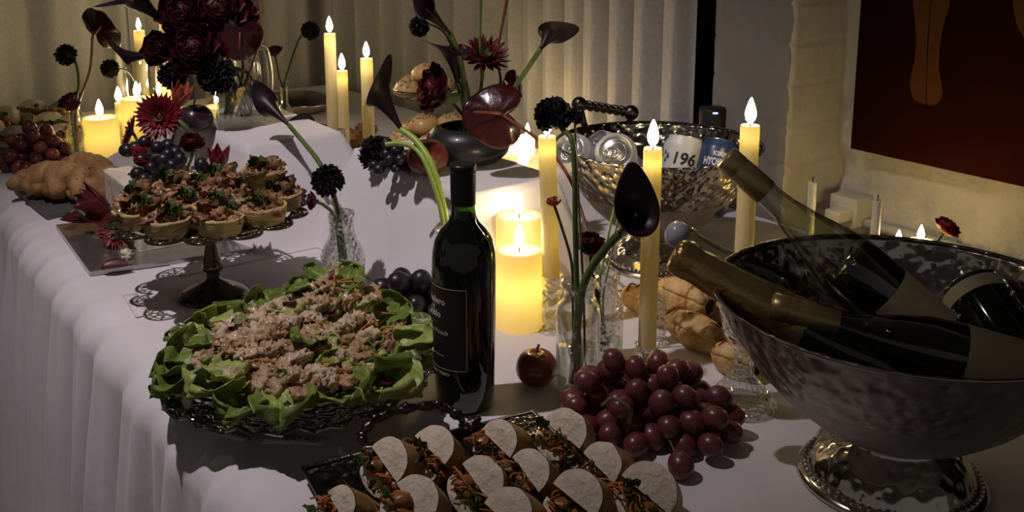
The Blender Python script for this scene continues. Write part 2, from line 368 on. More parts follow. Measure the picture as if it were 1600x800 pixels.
# curtains
def curtain(label, s0, s1, along_u, off, waves, amp, seed):
    base = (UD*s0+VD*off) if along_u else (UD*off+VD*s0)
    t = thing('curtain', label, 'curtain', base, 0, 'long pleated curtains')
    m = MB(); n = int(abs(s1-s0)*170)
    def fn(a, b):
        s = s0+(s1-s0)*a; z = .01+2.9*b
        ph = waves*2*pi*a+1.6*noise.noise(V((s*3.0, seed, 0)))+.35*noise.noise(V((s*4, z*.8, seed)))
        am = amp*(.7+.5*noise.noise(V((s*2.3, seed*2, 5))))
        d = am*(1.5-2.6*abs(sin(ph/2))**1.4+.35*sin(2*ph+seed)+.3*noise.noise(V((s*24, z*.5, seed))))
        return ((UD*s+VD*(off+d)) if along_u else (UD*(off+d)+VD*s))+V((0, 0, z))
    m.grid(fn, n, 30); m.build('fabric', 'curtain', t, world=True)
    m = MB(); p0 = fn(0, 1); p1 = fn(1, 1); d = (VD if along_u else UD)*.0
    m.tube([base+V((0, 0, 2.93)), ((UD*s1+VD*off) if along_u else (UD*off+VD*s1))+V((0, 0, 2.93))], .012, 8); m.build('rail', 'dark_wall', t, world=True)
    return t
curtain('greige floor-length curtain beside the plaster pier, behind the can bucket', 1.575, 2.18, True, 1.62, 7.0, .036, 1.3)
curtain('greige curtain glowing yellow above the small lit pillars behind the black bowl', 2.15, 3.31, True, 1.65, 8.0, .040, 4.1)
curtain('dim greige curtain across the back end, behind the far tall candles', 1.72, .90, False, 3.28, 4.2, .045, 7.7)
curtain('dim greige curtain across the back end, behind the glass pitcher and sandwiches', 1.0, -.7, False, 3.31, 9.0, .048, 9.2)
# ------------------------------------------------------------ tables and cloths
def table(label, u0, u1, v0, v1):
    c = UV((u0+u1)/2, (v0+v1)/2); t = thing('banquet_table', label, 'table', (c.x, c.y, 0), atan2(UD.y, UD.x), 'banquet tables')
    L, W = u1-u0, v1-v0
    m = MB(); m.box((0, 0, T-.022), (L, W, .03), .003); m.build('tabletop', 'wood_dark', t, smooth=False)
    for sx in (-1, 1):
        for sy in (-1, 1):
            m = MB(); m.tube([(sx*(L/2-.1), sy*(W/2-.1), .0), (sx*(L/2-.1), sy*(W/2-.1), T-.036)], .016, 10); m.build('leg', 'dark_wall', t)
table('cloth-covered table carrying the salad and the wine buckets', .30, 1.98, .365, 1.49)
table('cloth-covered table carrying the braided bread and the far candles', 2.0, 3.10, .365, 1.49)
def folds(u, seed):
    return (sin(u*46+2.2*noise.noise(V((u*4, seed, 0))))+.6*sin(u*97+3*noise.noise(V((u*5, seed, 3))))+.9*noise.noise(V((u*13, seed, 8))))*.5
def tablecloth(label, u0, u1, v0, v1, lift, seed, nu):
    t = thing('tablecloth', label, 'tablecloth', UV((u0+u1)/2, v0, lift), 0, 'white tablecloths'); m = MB()
    NT, ND = 90, 34
    def top(u, v):
        h = lift+.0012*noise.noise(V((u*9, v*9, seed)))+.0008*noise.noise(V((u*30, v*12, seed)))
        e = v-v0; h += .0025*sstep(.07, 0, e)*folds(u, seed)
        return h
    def fn(a, b):
        u = u0+(u1-u0)*a; k = b*(NT+ND)
        if k <= NT:
            v = v1+(v0-v1)*k/NT; return UV(u, v, top(u, v)-.004*sstep(.02, 0, v-v0))
        d = (k-NT)/ND; z = -.004-.728*d**1.15
        am = .006+.030*sstep(0, .5, d); out = .006+.018*sstep(0, .06, d)+.05*d
        return UV(u+.012*d*noise.noise(V((u*6, d*2, seed))), v0-out-am*folds(u, seed)*(1+.3*noise.noise(V((u*3, d*3, 2)))), z+.012*noise.noise(V((u*5, 1, seed)))*d)
    m.grid(fn, nu, NT+ND); m.build('fabric', 'cloth', t, world=True)
    return t
tablecloth('white tablecloth under the salad, wine bottle and buckets, hanging in folds', .22, 2.06, .345, 1.515, .003, 2.0, 320)
tablecloth('white tablecloth under the braided bread, falling in folds to the floor', 2.0, 3.14, .352, 1.515, 0.0, 5.0, 200)
RH = .17
R1 = (1.735, 2.10, .672, .86, .13, .33, .055, .10)      # plateau u0 u1 v0 v1, runs -u +u -v +v
R2 = (1.235, 1.60, .815, .99, .07, .10, .075, .06)
def rise(R_, u, v, seed):
    if R_ is R1 and u > R1[1]: v += .115*(u-R1[1])/R1[5]           # the cloth's loose corner swings out toward the bread
    du = max((R_[0]-u)/R_[4], (u-R_[1])/R_[5], 0); dv = max((R_[2]-v)/R_[6], (v-R_[3])/R_[7], 0)
    d = sqrt(du*du+dv*dv)
    if d >= 1: return 0
    h = RH*(1-d)**1.08; h -= .010*exp(-(d/.10)**2)*sstep(0, .12, d)
    h += .006*noise.noise(V((u*10, v*10, seed)))*sstep(0, .3, d)*sstep(1, .7, d)+.0012*noise.noise(V((u*16, v*16, seed)))
    return h
def riser(label, R_, seed):
    t = thing('riser_cloth', label, 'cloth', UV((R_[0]+R_[1])/2, (R_[2]+R_[3])/2, .004), 0, 'raised cloth-draped risers'); m = MB()
    a0, a1, b0, b1 = R_[0]-R_[4]*1.02, R_[1]+R_[5]*1.02, R_[2]-R_[6]*1.02-(.12 if R_ is R1 else 0), R_[3]+R_[7]*1.02
    m.grid(lambda a, b: UV(a0+(a1-a0)*a, b0+(b1-b0)*b, .0042+rise(R_, a0+(a1-a0)*a, b0+(b1-b0)*b, seed)), 110, 90)
    m.build('fabric', 'cloth', t, world=True)
riser('white cloth draped over a raised box under the dark red bouquet and plum', R1, 1.0)
riser('white cloth draped over a raised box under the squat black bowl and apple', R2, 3.0)
# ------------------------------------------------------------ candles
EP, ET = .10, .012
def lamp(parent, loc, e, r=.004):
    l = bpy.data.lights.new('glow', 'POINT'); l.energy = e; l.color = (1, .76, .34); l.shadow_soft_size = r
    o = bpy.data.objects.new('glow', l); COL.objects.link(o); o.parent = parent; o.location = loc
def candle(label, base, h, r, lit=True, top=None, group=None, fl=1.0, pillar=False, e=None):
    # base at the candle's foot; top: optional offset of the tip for a leaning candle
    lean = V(top) if top else V((0, 0, 0))
    name = 'pillar_candle' if pillar else 'taper_candle'
    t = thing(name, label, 'candle', base, 0, group); m = MB()
    ax = [(r*.97, 0), (r, .004), (r, h*.3), (r, h*.6), (r, h*.85), (r, h-.004), (r*.96, h-.001), (r*.8, h-.0015 if not pillar else h-.003), (r*.3, h-.004 if not pillar else h-.006), (0, h-.004 if not pillar else h-.006)]
    m.lathe([(0, 0)]+ax, 36); 
    for p in m.v: p.x += lean.x*p.z/h; p.y += lean.y*p.z/h
    m.build('wax_body', 'wax' if lit else 'wax_plain', t)
    m = MB(); m.tube([V((lean.x, lean.y, h-.006)), V((lean.x+.0006, lean.y, h+.004 if lit else h+.008))], .0009, 6); wk = m.build('wick', 'wick', t)
    if lit:
        m = MB(); k = fl*1.3; H = .0262*k; m.lathe([(0, 0), (.0024*k, .0008*k), (.0046*k, .004*k), (.0056*k, .008*k), (.0054*k, .0115*k), (.0042*k, .0165*k), (.0025*k, .0215*k), (.001*k, .025*k), (0, H)], 20, c=(lean.x, lean.y, h+.002)); m.build('flame', 'flame', wk)
        if pillar: lamp(t, (lean.x, lean.y, h*.55), (EP if e is None else e), .012)
        else: lamp(t, (lean.x, lean.y, h-.020), (ET if e is None else e), .004)
    return t
def bobbin(label, p, h, group=None, r=.015):
    t = thing('candle_holder', label, 'candle holder', p, 0, group); m = MB()
    m.lathe([(0, 0), (.024*r/.015, 0), (.025*r/.015, .004), (.018*r/.015, .010), (r*.75, .016)]+
            [(r*(.78+.30*abs(sin(pi*3*(i/24)))), .016+(h-.030)*i/24) for i in range(25)]+[(r*1.15, h-.008), (r*1.2, h-.002), (r*1.1, h), (r*.93, h-.001), (r*.92, h-.02), (0, h-.021)], 28)
    m.build('glass_body', 'glass_cut', t); return t
GC = 'lit ivory taper candles'
p = P(861, 517); bobbin('ridged glass holder under the taper beside the two pillar candles', p, .086)
candle('lit ivory taper in a ridged glass holder, next to the two pillar candles', p+V((0, 0, .066)), .222, .0122, top=(-.008, 0, 0))
p = P(1010, 575)
t = thing('candle_holder', 'low lacy pressed-glass holder behind the red grapes', 'candle holder', p); m = MB()
m.lathe([(0, 0), (.026, 0), (.0275, .003), (.024, .008), (.017, .012), (.0155, .03), (.0165, .034), (.0145, .034), (.0138, .012), (0, .011)], 40, wob=lambda r, z, a: (r*(1+.05*cos(14*a)*(r > .02)), z)); m.build('glass_body', 'glass_cut', t)
candle('lit ivory taper in a low lacy glass holder behind the red grapes', p+V((0, 0, .012)), .288, .0118)
bobbin('empty ridged glass holder beside the pastry tray', P(1027, 538), .075, r=.012)
p = V((.357, 1.50, T)); bobbin('ridged glass holder hidden behind the big wine bucket', p, .06, r=.016)
candle('lit thick ivory taper standing between the two silver buckets', p+V((0, 0, .04)), .237, .0145, fl=1.15)
p = P(811, 512); candle('lit yellow pillar candle beside the dark wine bottle, shorter of the pair', p, .121, .0335, pillar=True)
p = Q(811, 470, 1.475); p.z = T+.003; candle('lit yellow pillar candle of the pair by the wine bottle, the taller and farther one', p, .141, .035, pillar=True)
# far tapers with glass holders
for px, Y, ht, r, lb in ((522, 2.20, .325, .0125, 'tallest lit ivory taper of the three behind the draped risers'), (539, 2.13, .255, .0115, 'shortest and slimmest lit ivory taper of the three behind the draped risers'), (577, 2.22, .268, .0135, 'lit ivory taper beside the dark curled calla lily, standing apart from the other two')):
    p = Q(px, 240, Y); p.z = T+.003; bobbin('ridged glass holder hidden behind the draped risers', p, .05, 'glass holders of the three far tapers', r=.014)
    candle(lb, p+V((0, 0, .03)), ht-.03, r)
p = Q(528, 240, 2.06); p.z = T+.003
t = thing('candle_holder', 'empty clear glass cup holder standing between the two draped risers', 'candle holder', p); m = MB()
m.lathe([(0, 0), (.030, 0), (.030, .004), (.012, .014), (.007, .03), (.008, .085), (.013, .095), (.008, .10), (.017, .108), (.019, .12), (.019, .142), (.0165, .142), (.0165, .122), (.012, .113), (0, .112)], 24); m.build('glass_body', 'glass_cut', t)
# left pillars
for px, py, Y, h, r, lb in ((163, 262, 2.40, .100, .041, 'lit yellow pillar candle beside the clear bottle vase with the anthurium'), (219, 215, 2.62, .105, .042, 'lit yellow pillar candle in front of the glass pitcher'), (190, 215, 2.66, .085, .011, 'slim low yellow candle squeezed against a lit pillar'), (268, 160, 2.95, .088, .03, 'lit yellow pillar candle glimpsed behind the glass pitcher')):
    p = Q(px, py, Y); p.z = T+.002; candle(lb, p, h, r, pillar=True, fl=1.2, e=.10 if r > .02 else .02)
p = Q(250, 170, 2.88); p.z = T+.002; candle('low lit tealight candle glimpsed behind the glass pitcher', p, .066, .022, pillar=True, e=.06)
for px, py, Y, r, lb in ((217, 47, 2.98, .016, 'lit short taper rising behind the rim of the glass pitcher'), (253, 14, 3.0, .011, 'slim lit taper half hidden by the dark red bouquet'), (182, 62, 2.98, .012, 'unlit ivory taper standing left of the lit short taper')):
    q = Q(px, py, Y); h = q.z-T-.002; q.z = T+.002; candle(lb, q, h, r, lit='unlit' not in lb)
# small pillars behind riser 2
for px, py, Y, r, h, lb in ((801, 240, 2.44, .0165, .052, 'small lit pillar candle right behind the squat black bowl'), (824, 240, 2.42, .0175, .05, 'small lit pillar candle beside the pale taper, behind the riser'), (817, 250, 2.31, .013, .03, 'lowest small lit candle behind the cloth-draped riser')):
    p = Q(px, py, Y); p.z = T+.003; candle(lb, p, h, r, pillar=True, fl=.8, e=1.1)
# by the wall: two unlit thin candles, tealights
for px, py, vv, lb in ((1270, 283, 1.40, 'thin unlit white candle standing in front of the rough pier'), (1371, 312, 1.40, 'thin unlit white candle with blackened wick beside the conduit')):
    q = WV(px, py, vv); h = q.z-T-.003; q.z = T+.003; candle(lb, q, h, .0072, lit=False)
for px, py, vv, lb, r in ((1403, 386, 1.44, 'small lit tealight behind the big wine bucket', .014), (1438, 377, 1.52, 'lit pillar tealight next to the red rose behind the bucket', .026)):
    q = WV(px, py, vv); h = q.z-T-.003; q.z = T+.003; candle(lb, q, h, r, pillar=True, e=2.0 if r > .02 else .7, fl=.8)
# ------------------------------------------------------------ wine bottle
def arc_strip(m, r, a0, a1, z0, z1, n=24): m.grid(lambda a, b: V((r*cos(a0+(a1-a0)*a), r*sin(a0+(a1-a0)*a), z0+(z1-z0)*b)), n, 1)
p = P(727, 628, .004)
t = thing('wine_bottle', 'dark red-wine bottle with black label beside the salad', 'bottle', p)
m = MB(); m.lathe([(0, .004), (.026, .002), (.033, 0), (.0352, .004), (.0362, .03), (.0378, .12), (.0382, .178), (.0372, .196), (.034, .210), (.027, .222), (.0185, .231), (.0155, .238)], 48); m.build('bottle_body', 'wine_glass_dark', t)
m = MB(); m.lathe([(.0155, .238), (.0145, .246), (.0142, .257)], 32); m.build('bottle_neck', 'green_glass', t)
m = MB(); m.lathe([(.0149, .252), (.0151, .29), (.0151, .2915), (.0158, .2925), (.0160, .298), (.0155, .3005), (.012, .301), (0, .301)], 32); m.build('foil_capsule', 'foil_black', t)
LA = radians(-90-64); a0, a1 = radians(-90+7), radians(-90-157); RB = .0386
m = MB(); m.grid(lambda a, b: V(((.0376+.0009*min(1, b*2))*cos(a0+(a1-a0)*a), (.0376+.0009*min(1, b*2))*sin(a0+(a1-a0)*a), .057+.103*b)), 40, 4); lp = m.build('label_panel', 'label_black', t)
m = MB(); r_ = lambda z: .0378+.0009*min(1, (z-.057)/.05)
for z0, z1 in ((.1588, .1596), (.0574, .0582)): arc_strip(m, r_(z0)+.0002, a0, a1, z0, z1, 40)
for a in (a0, a1): arc_strip(m, .0389, a, a-.022 if a == a0 else a+.022, .0574, .1596, 2)
m.build('label_border', 'print_gold', lp)
m = MB()
for s, sz, z, bd, sh, xs in (('Caballero', .0118, .142, .0003, 0, .92), ('del', .0075, .1335, .0002, 0, .8), ('Diablo', .0118, .1255, .0003, 0, .92), ('Reserva Privada', .0085, .104, 0, .45, .9), ('CABERNET SAUVIGNON', .0030, .0745, 0, 0, 1.1)):
    m = MB(); m.add(*wrap(textmesh(s, sz, bd, sh, 1.0, xs), r_(max(z, .057))+.0004, LA, z)); m.build('label_print', 'print_gold', lp)
m = MB(); m.add(*wrap(textmesh('CONCHA Y TORO', .0055, .0001, 0, 1, 1.05), .0375, LA, .0512)); m.build('maker_print', 'print_gold', t)
m = MB(); a = radians(-90-45)
m.M = at(V((.0358*cos(a), .0358*sin(a), .2015)), (cos(a), sin(a), .55)); m.tube([V((.0062*cos(k*pi/8), .0062*sin(k*pi/8), .0008)) for k in range(17)], .0006, 6)
m.blob((0, 0, .0002), (.004, .0032, .0012), 3, .4, 3, 2); m.build('glass_emblem', 'wine_glass_dark', t)
# ------------------------------------------------------------ punch-bowl buckets
def bucket(label, c, rr, H, frost):
    t = thing('champagne_bucket', label, 'bucket', c, 0, 'hammered silver buckets'); k = rr/.195; h = H/.205
    out = [(.050, .052), (.062, .058), (.092, .075), (.122, .099), (.148, .127), (.170, .158), (.184, .183), (.1905, .2)]
    m = MB(); m.lathe([(r*k, z*h) for r, z in out[:5]], 72); m.build('lower_bowl', frost, t)
    m = MB(); m.lathe([(r*k, z*h) for r, z in out[4:]]+[(.193*k, .2035*h), (.195*k, .205*h), (.195*k, .207*h), (.1925*k, .2075*h), (.190*k, .2055*h)], 96); m.build('upper_bowl', 'silver_hammer' if k < .95 else 'silver_hammer_soft', t)
    m = MB(); m.lathe([((r-.004)*k, (z+.003)*h) for r, z in out[::-1]]+[(0, .058*h)], 72); m.build('bowl_lining', 'silver', t)
    m = MB(); m.lathe([(.050*k, .054*h), (.046*k, .050*h), (.050*k, .045*h), (.063*k, .038*h), (.076*k, .027*h), (.083*k, .014*h), (.0845*k, .009*h)], 72); m.build('foot', 'silver', t)
    m = MB(); m.lathe([(.0845*k, .010*h), (.091*k, .008*h), (.096*k, .005*h), (.0975*k, .002*h), (.096*k, 0), (.08*k, 0), (0, .001)], 72)
    m.build('foot_rim', 'silver_plain', t)
    m = MB()
    for i in range(64): a = 2*pi*i/64; m.blob((.0885*k*cos(a), .0885*k*sin(a), .0098*h), .0032*k, 0, 0, 1, 1)
    m.build('beading', 'silver_plain', t)
    return t
BC = V((.402, .985, T+.004)); BR, BH = .195, .205
tb = bucket('hammered silver pedestal bucket holding the wine and champagne bottles', BC, BR, BH, 'silver_frost')
o = MB().lathe([(0, .130), (.05, .131), (.10, .130), (.140, .131)], 48).build('ice_water', 'ice_water', tb)
B2 = V((.243, 1.652, T+.004)); K2, H2 = .172, .208
t2 = bucket('hammered silver pedestal bucket filled with drink cans', B2, K2, H2, 'silver_frost')
# rope-twist handle on the far rim
m = MB(); a, b = Q(905, 163, 1.79), Q(986, 176, 1.81); ta = spl([a, b], 40)
m.tube(ta, [.0075]*41, 10)
ax = (b-a).normalized(); x = ax.orthogonal().normalized(); y = ax.cross(x)
for ph in (0, 2.1, 4.2): m.tube([q+(x*cos(ph+i*.42)+y*sin(ph+i*.42))*.0062 for i, q in enumerate(ta)], .0038, 6)
for q in (a, b): m.blob(q, .014, 0, 0, 1, 3)
for q in (a, b):
    d = (q-B2); d.z = 0; d.normalize(); m.tube([q, B2+d*(K2*.985)+V((0, 0, H2*.99))], .006, 8)
m.build('twisted_handle', 'pewter_dark', t2, world=True)
# ------------------------------------------------------------ bottles in the bucket
def lathe_along(m, a, b, prof, n=32):      # profile radii along the axis from a (0) to b
    old = m.M; m.M = at(a, b-a); m.lathe(prof, n); m.M = old
BOT = lambda L: [(.0145, 0), (.0145, .07), (.016, .085), (.022, .105), (.031, .13), (.037, .155), (.038, .17), (.038, L-.006), (.034, L), (0, L)]
G5 = 'bottles chilling in the big bucket'
a, b = Q(1133, 245, 1.10), Q(1470, 545, 1.03)
t = thing('wine_bottle', 'clear white-wine bottle with tan screw cap leaning highest out of the bucket', 'bottle', b, 0, G5)
d = (b-a).normalized(); L = .31
m = MB(); lathe_along(m, a, b, [(.0137, .052), (.0142, .07), (.0155, .085), (.0205, .11), (.0285, .14), (.0355, .17), (.0375, .185), (.0378, .20), (.0378, L-.006), (.034, L), (0, L)], 40); m.build('bottle_glass', 'glass_clear_bottle', t, world=True)
m = MB(); lathe_along(m, a, b, [(0, 0), (.0135, .0005), (.0148, .002), (.0150, .018), (.0143, .0195), (.0150, .021), (.0152, .058), (.0146, .059)], 36); m.build('screw_cap', 'gold_cap', t, world=True)
m = MB(); old = at(a, b-a); m.M = old
m.grid(lambda q, s: V((.0382*cos(q*4.4-2.6), .0382*sin(q*4.4-2.6), .222+.07*s)), 40, 2); m.build('paper_label', 'label_cream', t, world=True)
m = MB(); lathe_along(m, a, b, [(0, .17), (.033, .172), (.0362, .19), (.0362, L-.01), (.032, L-.004), (0, L-.004)], 32); m.build('wine', 'ice_water', t, world=True)
# champagne with gold foil neck
a, b = Q(1052, 395, 1.03), Q(1275, 525, .985)
d = (b-a).normalized(); e = a+d*.275; 
t = thing('champagne_bottle', 'champagne bottle with crinkled gold foil neck poking over the bucket rim', 'bottle', e, 0, G5)
m = MB(); lathe_along(m, a, b, [(0, 0), (.0165, .001), (.0188, .006), (.0185, .018), (.0155, .026), (.0165, .032), (.0172, .06), (.0195, .09), (.0235, .12), (.026, .135)], 32, ) if False else None
lathe_along(m, a, b, [(0, 0), (.0150, .0008), (.0192, .004), (.0205, .012), (.0200, .020), (.0186, .026), (.0192, .034), (.0200, .048), (.0206, .06), (.0215, .075), (.0226, .09), (.0242, .105), (.0262, .12), (.0285, .138), (.031, .15)], 48)
for q in range(len(m.v)): m.v[q] += V((noise.noise(m.v[q]*160), noise.noise(m.v[q]*160+V((5, 0, 0))), noise.noise(m.v[q]*160+V((0, 9, 0)))))*.0013
m.build('gold_foil', 'gold_foil', t, world=True)
m = MB(); lathe_along(m, a, b, [(.0275, .136), (.034, .165), (.0395, .19), (.0405, .21), (.0405, .268), (.036, .275), (0, .273)], 36); m.build('bottle_glass', 'wine_glass_dark', t, world=True)
# clear bottle with pale stopper, behind the champagne
a, b = Q(1044, 358, 1.115), Q(1290, 498, 1.115)
d = (b-a).normalized(); e = a+d*.21
t = thing('wine_bottle', 'clear bottle with a pale grey rounded stopper beside the gold foil neck', 'bottle', e, 0, G5)
m = MB(); lathe_along(m, a, b, [(0, -.002), (.008, 0), (.0135, .004), (.0155, .010), (.0152, .018), (.013, .020)], 28); m.build('stopper', 'cap_grey', t, world=True)
m = MB(); lathe_along(m, a, b, [(.0138, .019), (.0152, .022), (.0152, .030), (.0128, .033), (.0130, .06), (.0145, .085), (.019, .105), (.025, .125), (.028, .145), (.028, .205), (.024, .21), (0, .208)], 36); m.build('bottle_glass', 'glass_clear_bottle', t, world=True)
# gold-capped bottle along the front rim
a, b = Q(1203, 478, .985), Q(1545, 578, .93)
d = (b-a).normalized(); e = a+d*.27
t = thing('wine_bottle', 'clear bottle with a gold screw cap lying along the front rim of the bucket', 'bottle', e, 0, G5)
m = MB(); lathe_along(m, a, b, [(0, .001), (.0115, .0), (.0150, .002), (.0152, .017), (.0146, .0185), (.0150, .02), (.0152, .026), (.0147, .0275), (.0152, .029), (.0155, .068), (.0150, .0685)], 36); m.build('screw_cap', 'gold_cap', t, world=True)
m = MB(); lathe_along(m, a, b, [(.0145, .066), (.0155, .08), (.0205, .10), (.029, .125), (.035, .15), (.0372, .17), (.0372, .262), (.033, .268), (0, .266)], 36); m.build('bottle_glass', 'glass_clear_bottle', t, world=True)
m = MB(); lathe_along(m, a, b, [(0, .09), (.015, .093), (.027, .125), (.033, .15), (.0355, .17), (.0355, .26), (0, .262)], 32); m.build('wine', 'ice_water', t, world=True)
m = MB(); m.M = at(a, b-a); m.grid(lambda q, s: V((.0377*cos(q*5-2.9), .0377*sin(q*5-2.9), .185+.07*s)), 40, 2); m.build('paper_label', 'label_cream', t, world=True)
# dark bottle at the far right
a = Q(1528, 470, 1.075); d = V((.15, -.80, -.42)).normalized(); b = a+d*.17
t = thing('wine_bottle', 'dark bottle with a cream label lying across the back of the bucket', 'bottle', b, 0, G5)
m = MB(); lathe_along(m, a-d*.02, b, [(0, 0), (.030, .001), (.0365, .006), (.0375, .02), (.0375, .10), (.033, .12), (.022, .14), (.0145, .155), (.0135, .175), (0, .175)], 36); m.build('bottle_glass', 'wine_glass_dark', t, world=True)
m = MB(); m.M = at(a-d*.02, d); m.grid(lambda q, s: V((.0380*cos(q*2.2-.4), .0380*sin(q*2.2-.4), .012+.016*s)), 30, 2); m.build('paper_label', 'label_cream', t, world=True)
# ------------------------------------------------------------ cans
def can(label, top, axis, kind, roll, face=1):
    # lid centre at top, axis points out of the lid
    M = at(top-V(axis).normalized()*.122, axis, roll=roll)
    t = mthing('drink_can', label, 'can', M, 'cans in the far bucket'); r = .033
    prof = [(0, .006), (.018, .004), (.023, 0), (.027, .002), (r, .012), (r, .105), (.0315, .111), (.0275, .1175), (.0272, .121), (.0255, .1222)]
    m = MB(); m.lathe(prof, 44); cb = m.build('can_body', {'white': 'can_white', '196': 'can_white', 'blue': 'can_blue'}[kind], t)
    m = MB(); m.lathe([(.0262, .1222), (.0268, .1195), (.0245, .1165), (.023, .1185), (0, .1185)], 40); cl_ = m.build('can_lid', 'can_silver', t)
    m = MB(); m.tube([V((.0085*cos(k*pi/10), -.006+.0125*sin(k*pi/10), .1196)) for k in range(21)], .0016, 6); m.tube([V((.0045*cos(k*pi/8), -.010+.0045*sin(k*pi/8), .1198)) for k in range(17)], .0012, 6)
    m.lathe([(0, .1212), (.003, .121), (.0035, .1195)], 12); m.tube([V((.0145*cos(k*pi/12), .004+.0125*sin(k*pi/12), .1188)) for k in range(25)], .0008, 5); m.build('pull_tab', 'can_silver', cl_)
    m = MB()
    if kind == '196':
        m.add(*wrap(textmesh('196', .027, .0008, .12), r+.0004, 0, .083)); m.build('can_print', 'can_black', cb)
        m = MB(); arc_strip(m, r+.0003, -pi, pi, .052, .064, 60); m.build('can_band', 'can_black', cb)
        m = MB(); arc_strip(m, r+.0003, -pi, pi, .048, .051, 60); arc_strip(m, r+.0005, -.5, .5, .0555, .0605, 16); m.build('can_band', 'can_ochre', cb)
        m = MB()
        for k in range(9): q = V((0, 0, 0)); m.add([V((r+.0004, 0, 0))]*0, [])
        for a_, z_, s_ in ((-.85, .086, .006), (-1.05, .092, .005), (-1.0, .079, .005), (-1.25, .086, .004)):
            m.grid(lambda u, w_: V(((r+.0004)*cos(a_+(u-.5)*s_/r*(1-w_*.6)), (r+.0004)*sin(a_+(u-.5)*s_/r*(1-w_*.6)), z_+s_*(w_-.5)*1.4)), 4, 1)
        m.build('can_motif', 'ink', cb)
    elif kind == 'blue':
        m.add(*wrap(textmesh('KIRIN', .0105, .0004), r+.0004, 0, .096)); m.add(*wrap(textmesh('HYOKETSU', .017, .0006, 0, 1, .62), r+.0004, 0, .082)); m.build('can_print', 'can_text', cb)
        m = MB(); arc_strip(m, r+.0003, -pi, pi, .069, .0705, 60); arc_strip(m, r+.0003, -pi, pi, .050, .052, 60); m.build('can_band', 'can_silver', cb)
    else:
        arc_strip(m, r+.0003, -.5, .9, .03, .075, 16); m.build('can_panel', 'can_black', cb)
        m = MB()
        for z_ in (.084, .089): arc_strip(m, r+.0004, -.9, .4, z_, z_+.002, 14)
        m.build('can_print', 'can_ochre', cb)
    return t
# ax: out of the lid; roll chosen so the printed side faces the camera
def facing(top, axis):          # roll so that local +X turns toward the camera
    f = frame(axis); c = V((0, 0, CH))-V(top); x = V(f.col[0][:3]); y = V(f.col[1][:3]); return atan2(c.dot(y), c.dot(x))
for lb, px, py, Y, ax_, kind, dr in (
    ('white can lying with its lid and ring pull toward the table front', 962, 237, 1.53, (-.12, -.90, .40), 'white', 0),
    ('white can printed 196, tilted with its lid up in the bucket', 1072, 214, 1.645, (.18, .25, .95), '196', .05),
    ('dark blue can with silver lettering next to the 196 can', 1128, 222, 1.63, (.25, .35, .90), 'blue', .1),
    ('white can with dark panel lying at the left edge of the bucket', 888, 232, 1.60, (-.35, -.55, .45), 'white', .3),
    ('white can half hidden behind the one showing its ring pull', 930, 224, 1.66, (-.5, -.3, .5), 'white', -.8)):
    tp = Q(px, py, Y); can(lb, tp, V(ax_), kind, facing(tp, V(ax_))+dr)
# ------------------------------------------------------------ glass vases
def vase(label, p, prof, water=None, mname='glass', name='glass_vase', wob=None, group=None):
    t = thing(name, label, 'vase', p, 0, group); th = .0016
    m = MB(); m.lathe([(0, 0)]+prof+[(max(r-th, .001), z) for r, z in prof[::-1] if z > .004]+[(0, .005)], 40, wob=wob); m.build('glass_body', mname, t)
    if water:
        def rad(z):
            for (r0, z0), (r1, z1) in zip(prof, prof[1:]):
                if z0 <= z <= z1 and z1 > z0: return r0+(r1-r0)*(z-z0)/(z1-z0)
            return prof[0][0]
        zs = [.006+(water-.006)*i/8 for i in range(9)]
        m = MB(); m.lathe([(0, .006)]+[(rad(z)-.0028, z) for z in zs]+[(0, water)], 32); m.build('water', 'water', t)
    return t
vF = P(902, 614, .003); vase('clear round-shouldered bottle vase with water between apple and grapes', vF, [(.025, 0), (.0272, .003), (.0275, .105), (.0255, .117), (.0185, .125), (.0178, .136), (.0215, .141), (.0215, .147), (.0195, .149)], .062)
v2 = P(945, 562, .003); vase('diamond-textured clear bottle vase behind the round-shouldered one', v2, [(.022, 0), (.0235, .003), (.0238, .07), (.022, .084), (.0155, .094), (.0145, .112), (.018, .116), (.018, .122), (.016, .124)], .03, 'glass_cut')
vL = P(538, 462, .003); vase('pressed-glass carafe vase with dark flowers behind the salad', vL, [(.029, 0), (.0325, .004), (.0325, .03), (.0335, .055), (.034, .066), (.032, .074), (.025, .088), (.0195, .100), (.0185, .118), (.0205, .121), (.0205, .135), (.0195, .137)], .025, 'glass_cut', wob=lambda r, z, a: (r*(1+.025*cos(10*a)*(z < .075)), z))
vB = P(704, 500, .003); vase('clear glass vase hidden behind the dark wine bottle', vB, [(.025, 0), (.027, .003), (.027, .09), (.022, .105), (.018, .115), (.018, .128), (.021, .132), (.021, .14)], .05)
vA = P(123, 253, .003); vase('clear bottle vase with the anthurium beside a lit pillar', vA, [(.021, 0), (.023, .003), (.023, .07), (.019, .085), (.011, .100), (.0105, .125), (.013, .128), (.013, .134)], .03)
vC = Q(446, 188, 2.70); vC.z = T+.002; vase('small clear bottle vase far behind the draped riser', vC, [(.025, 0), (.027, .003), (.027, .04), (.018, .06), (.010, .075), (.0095, .115), (.012, .12)], .03)
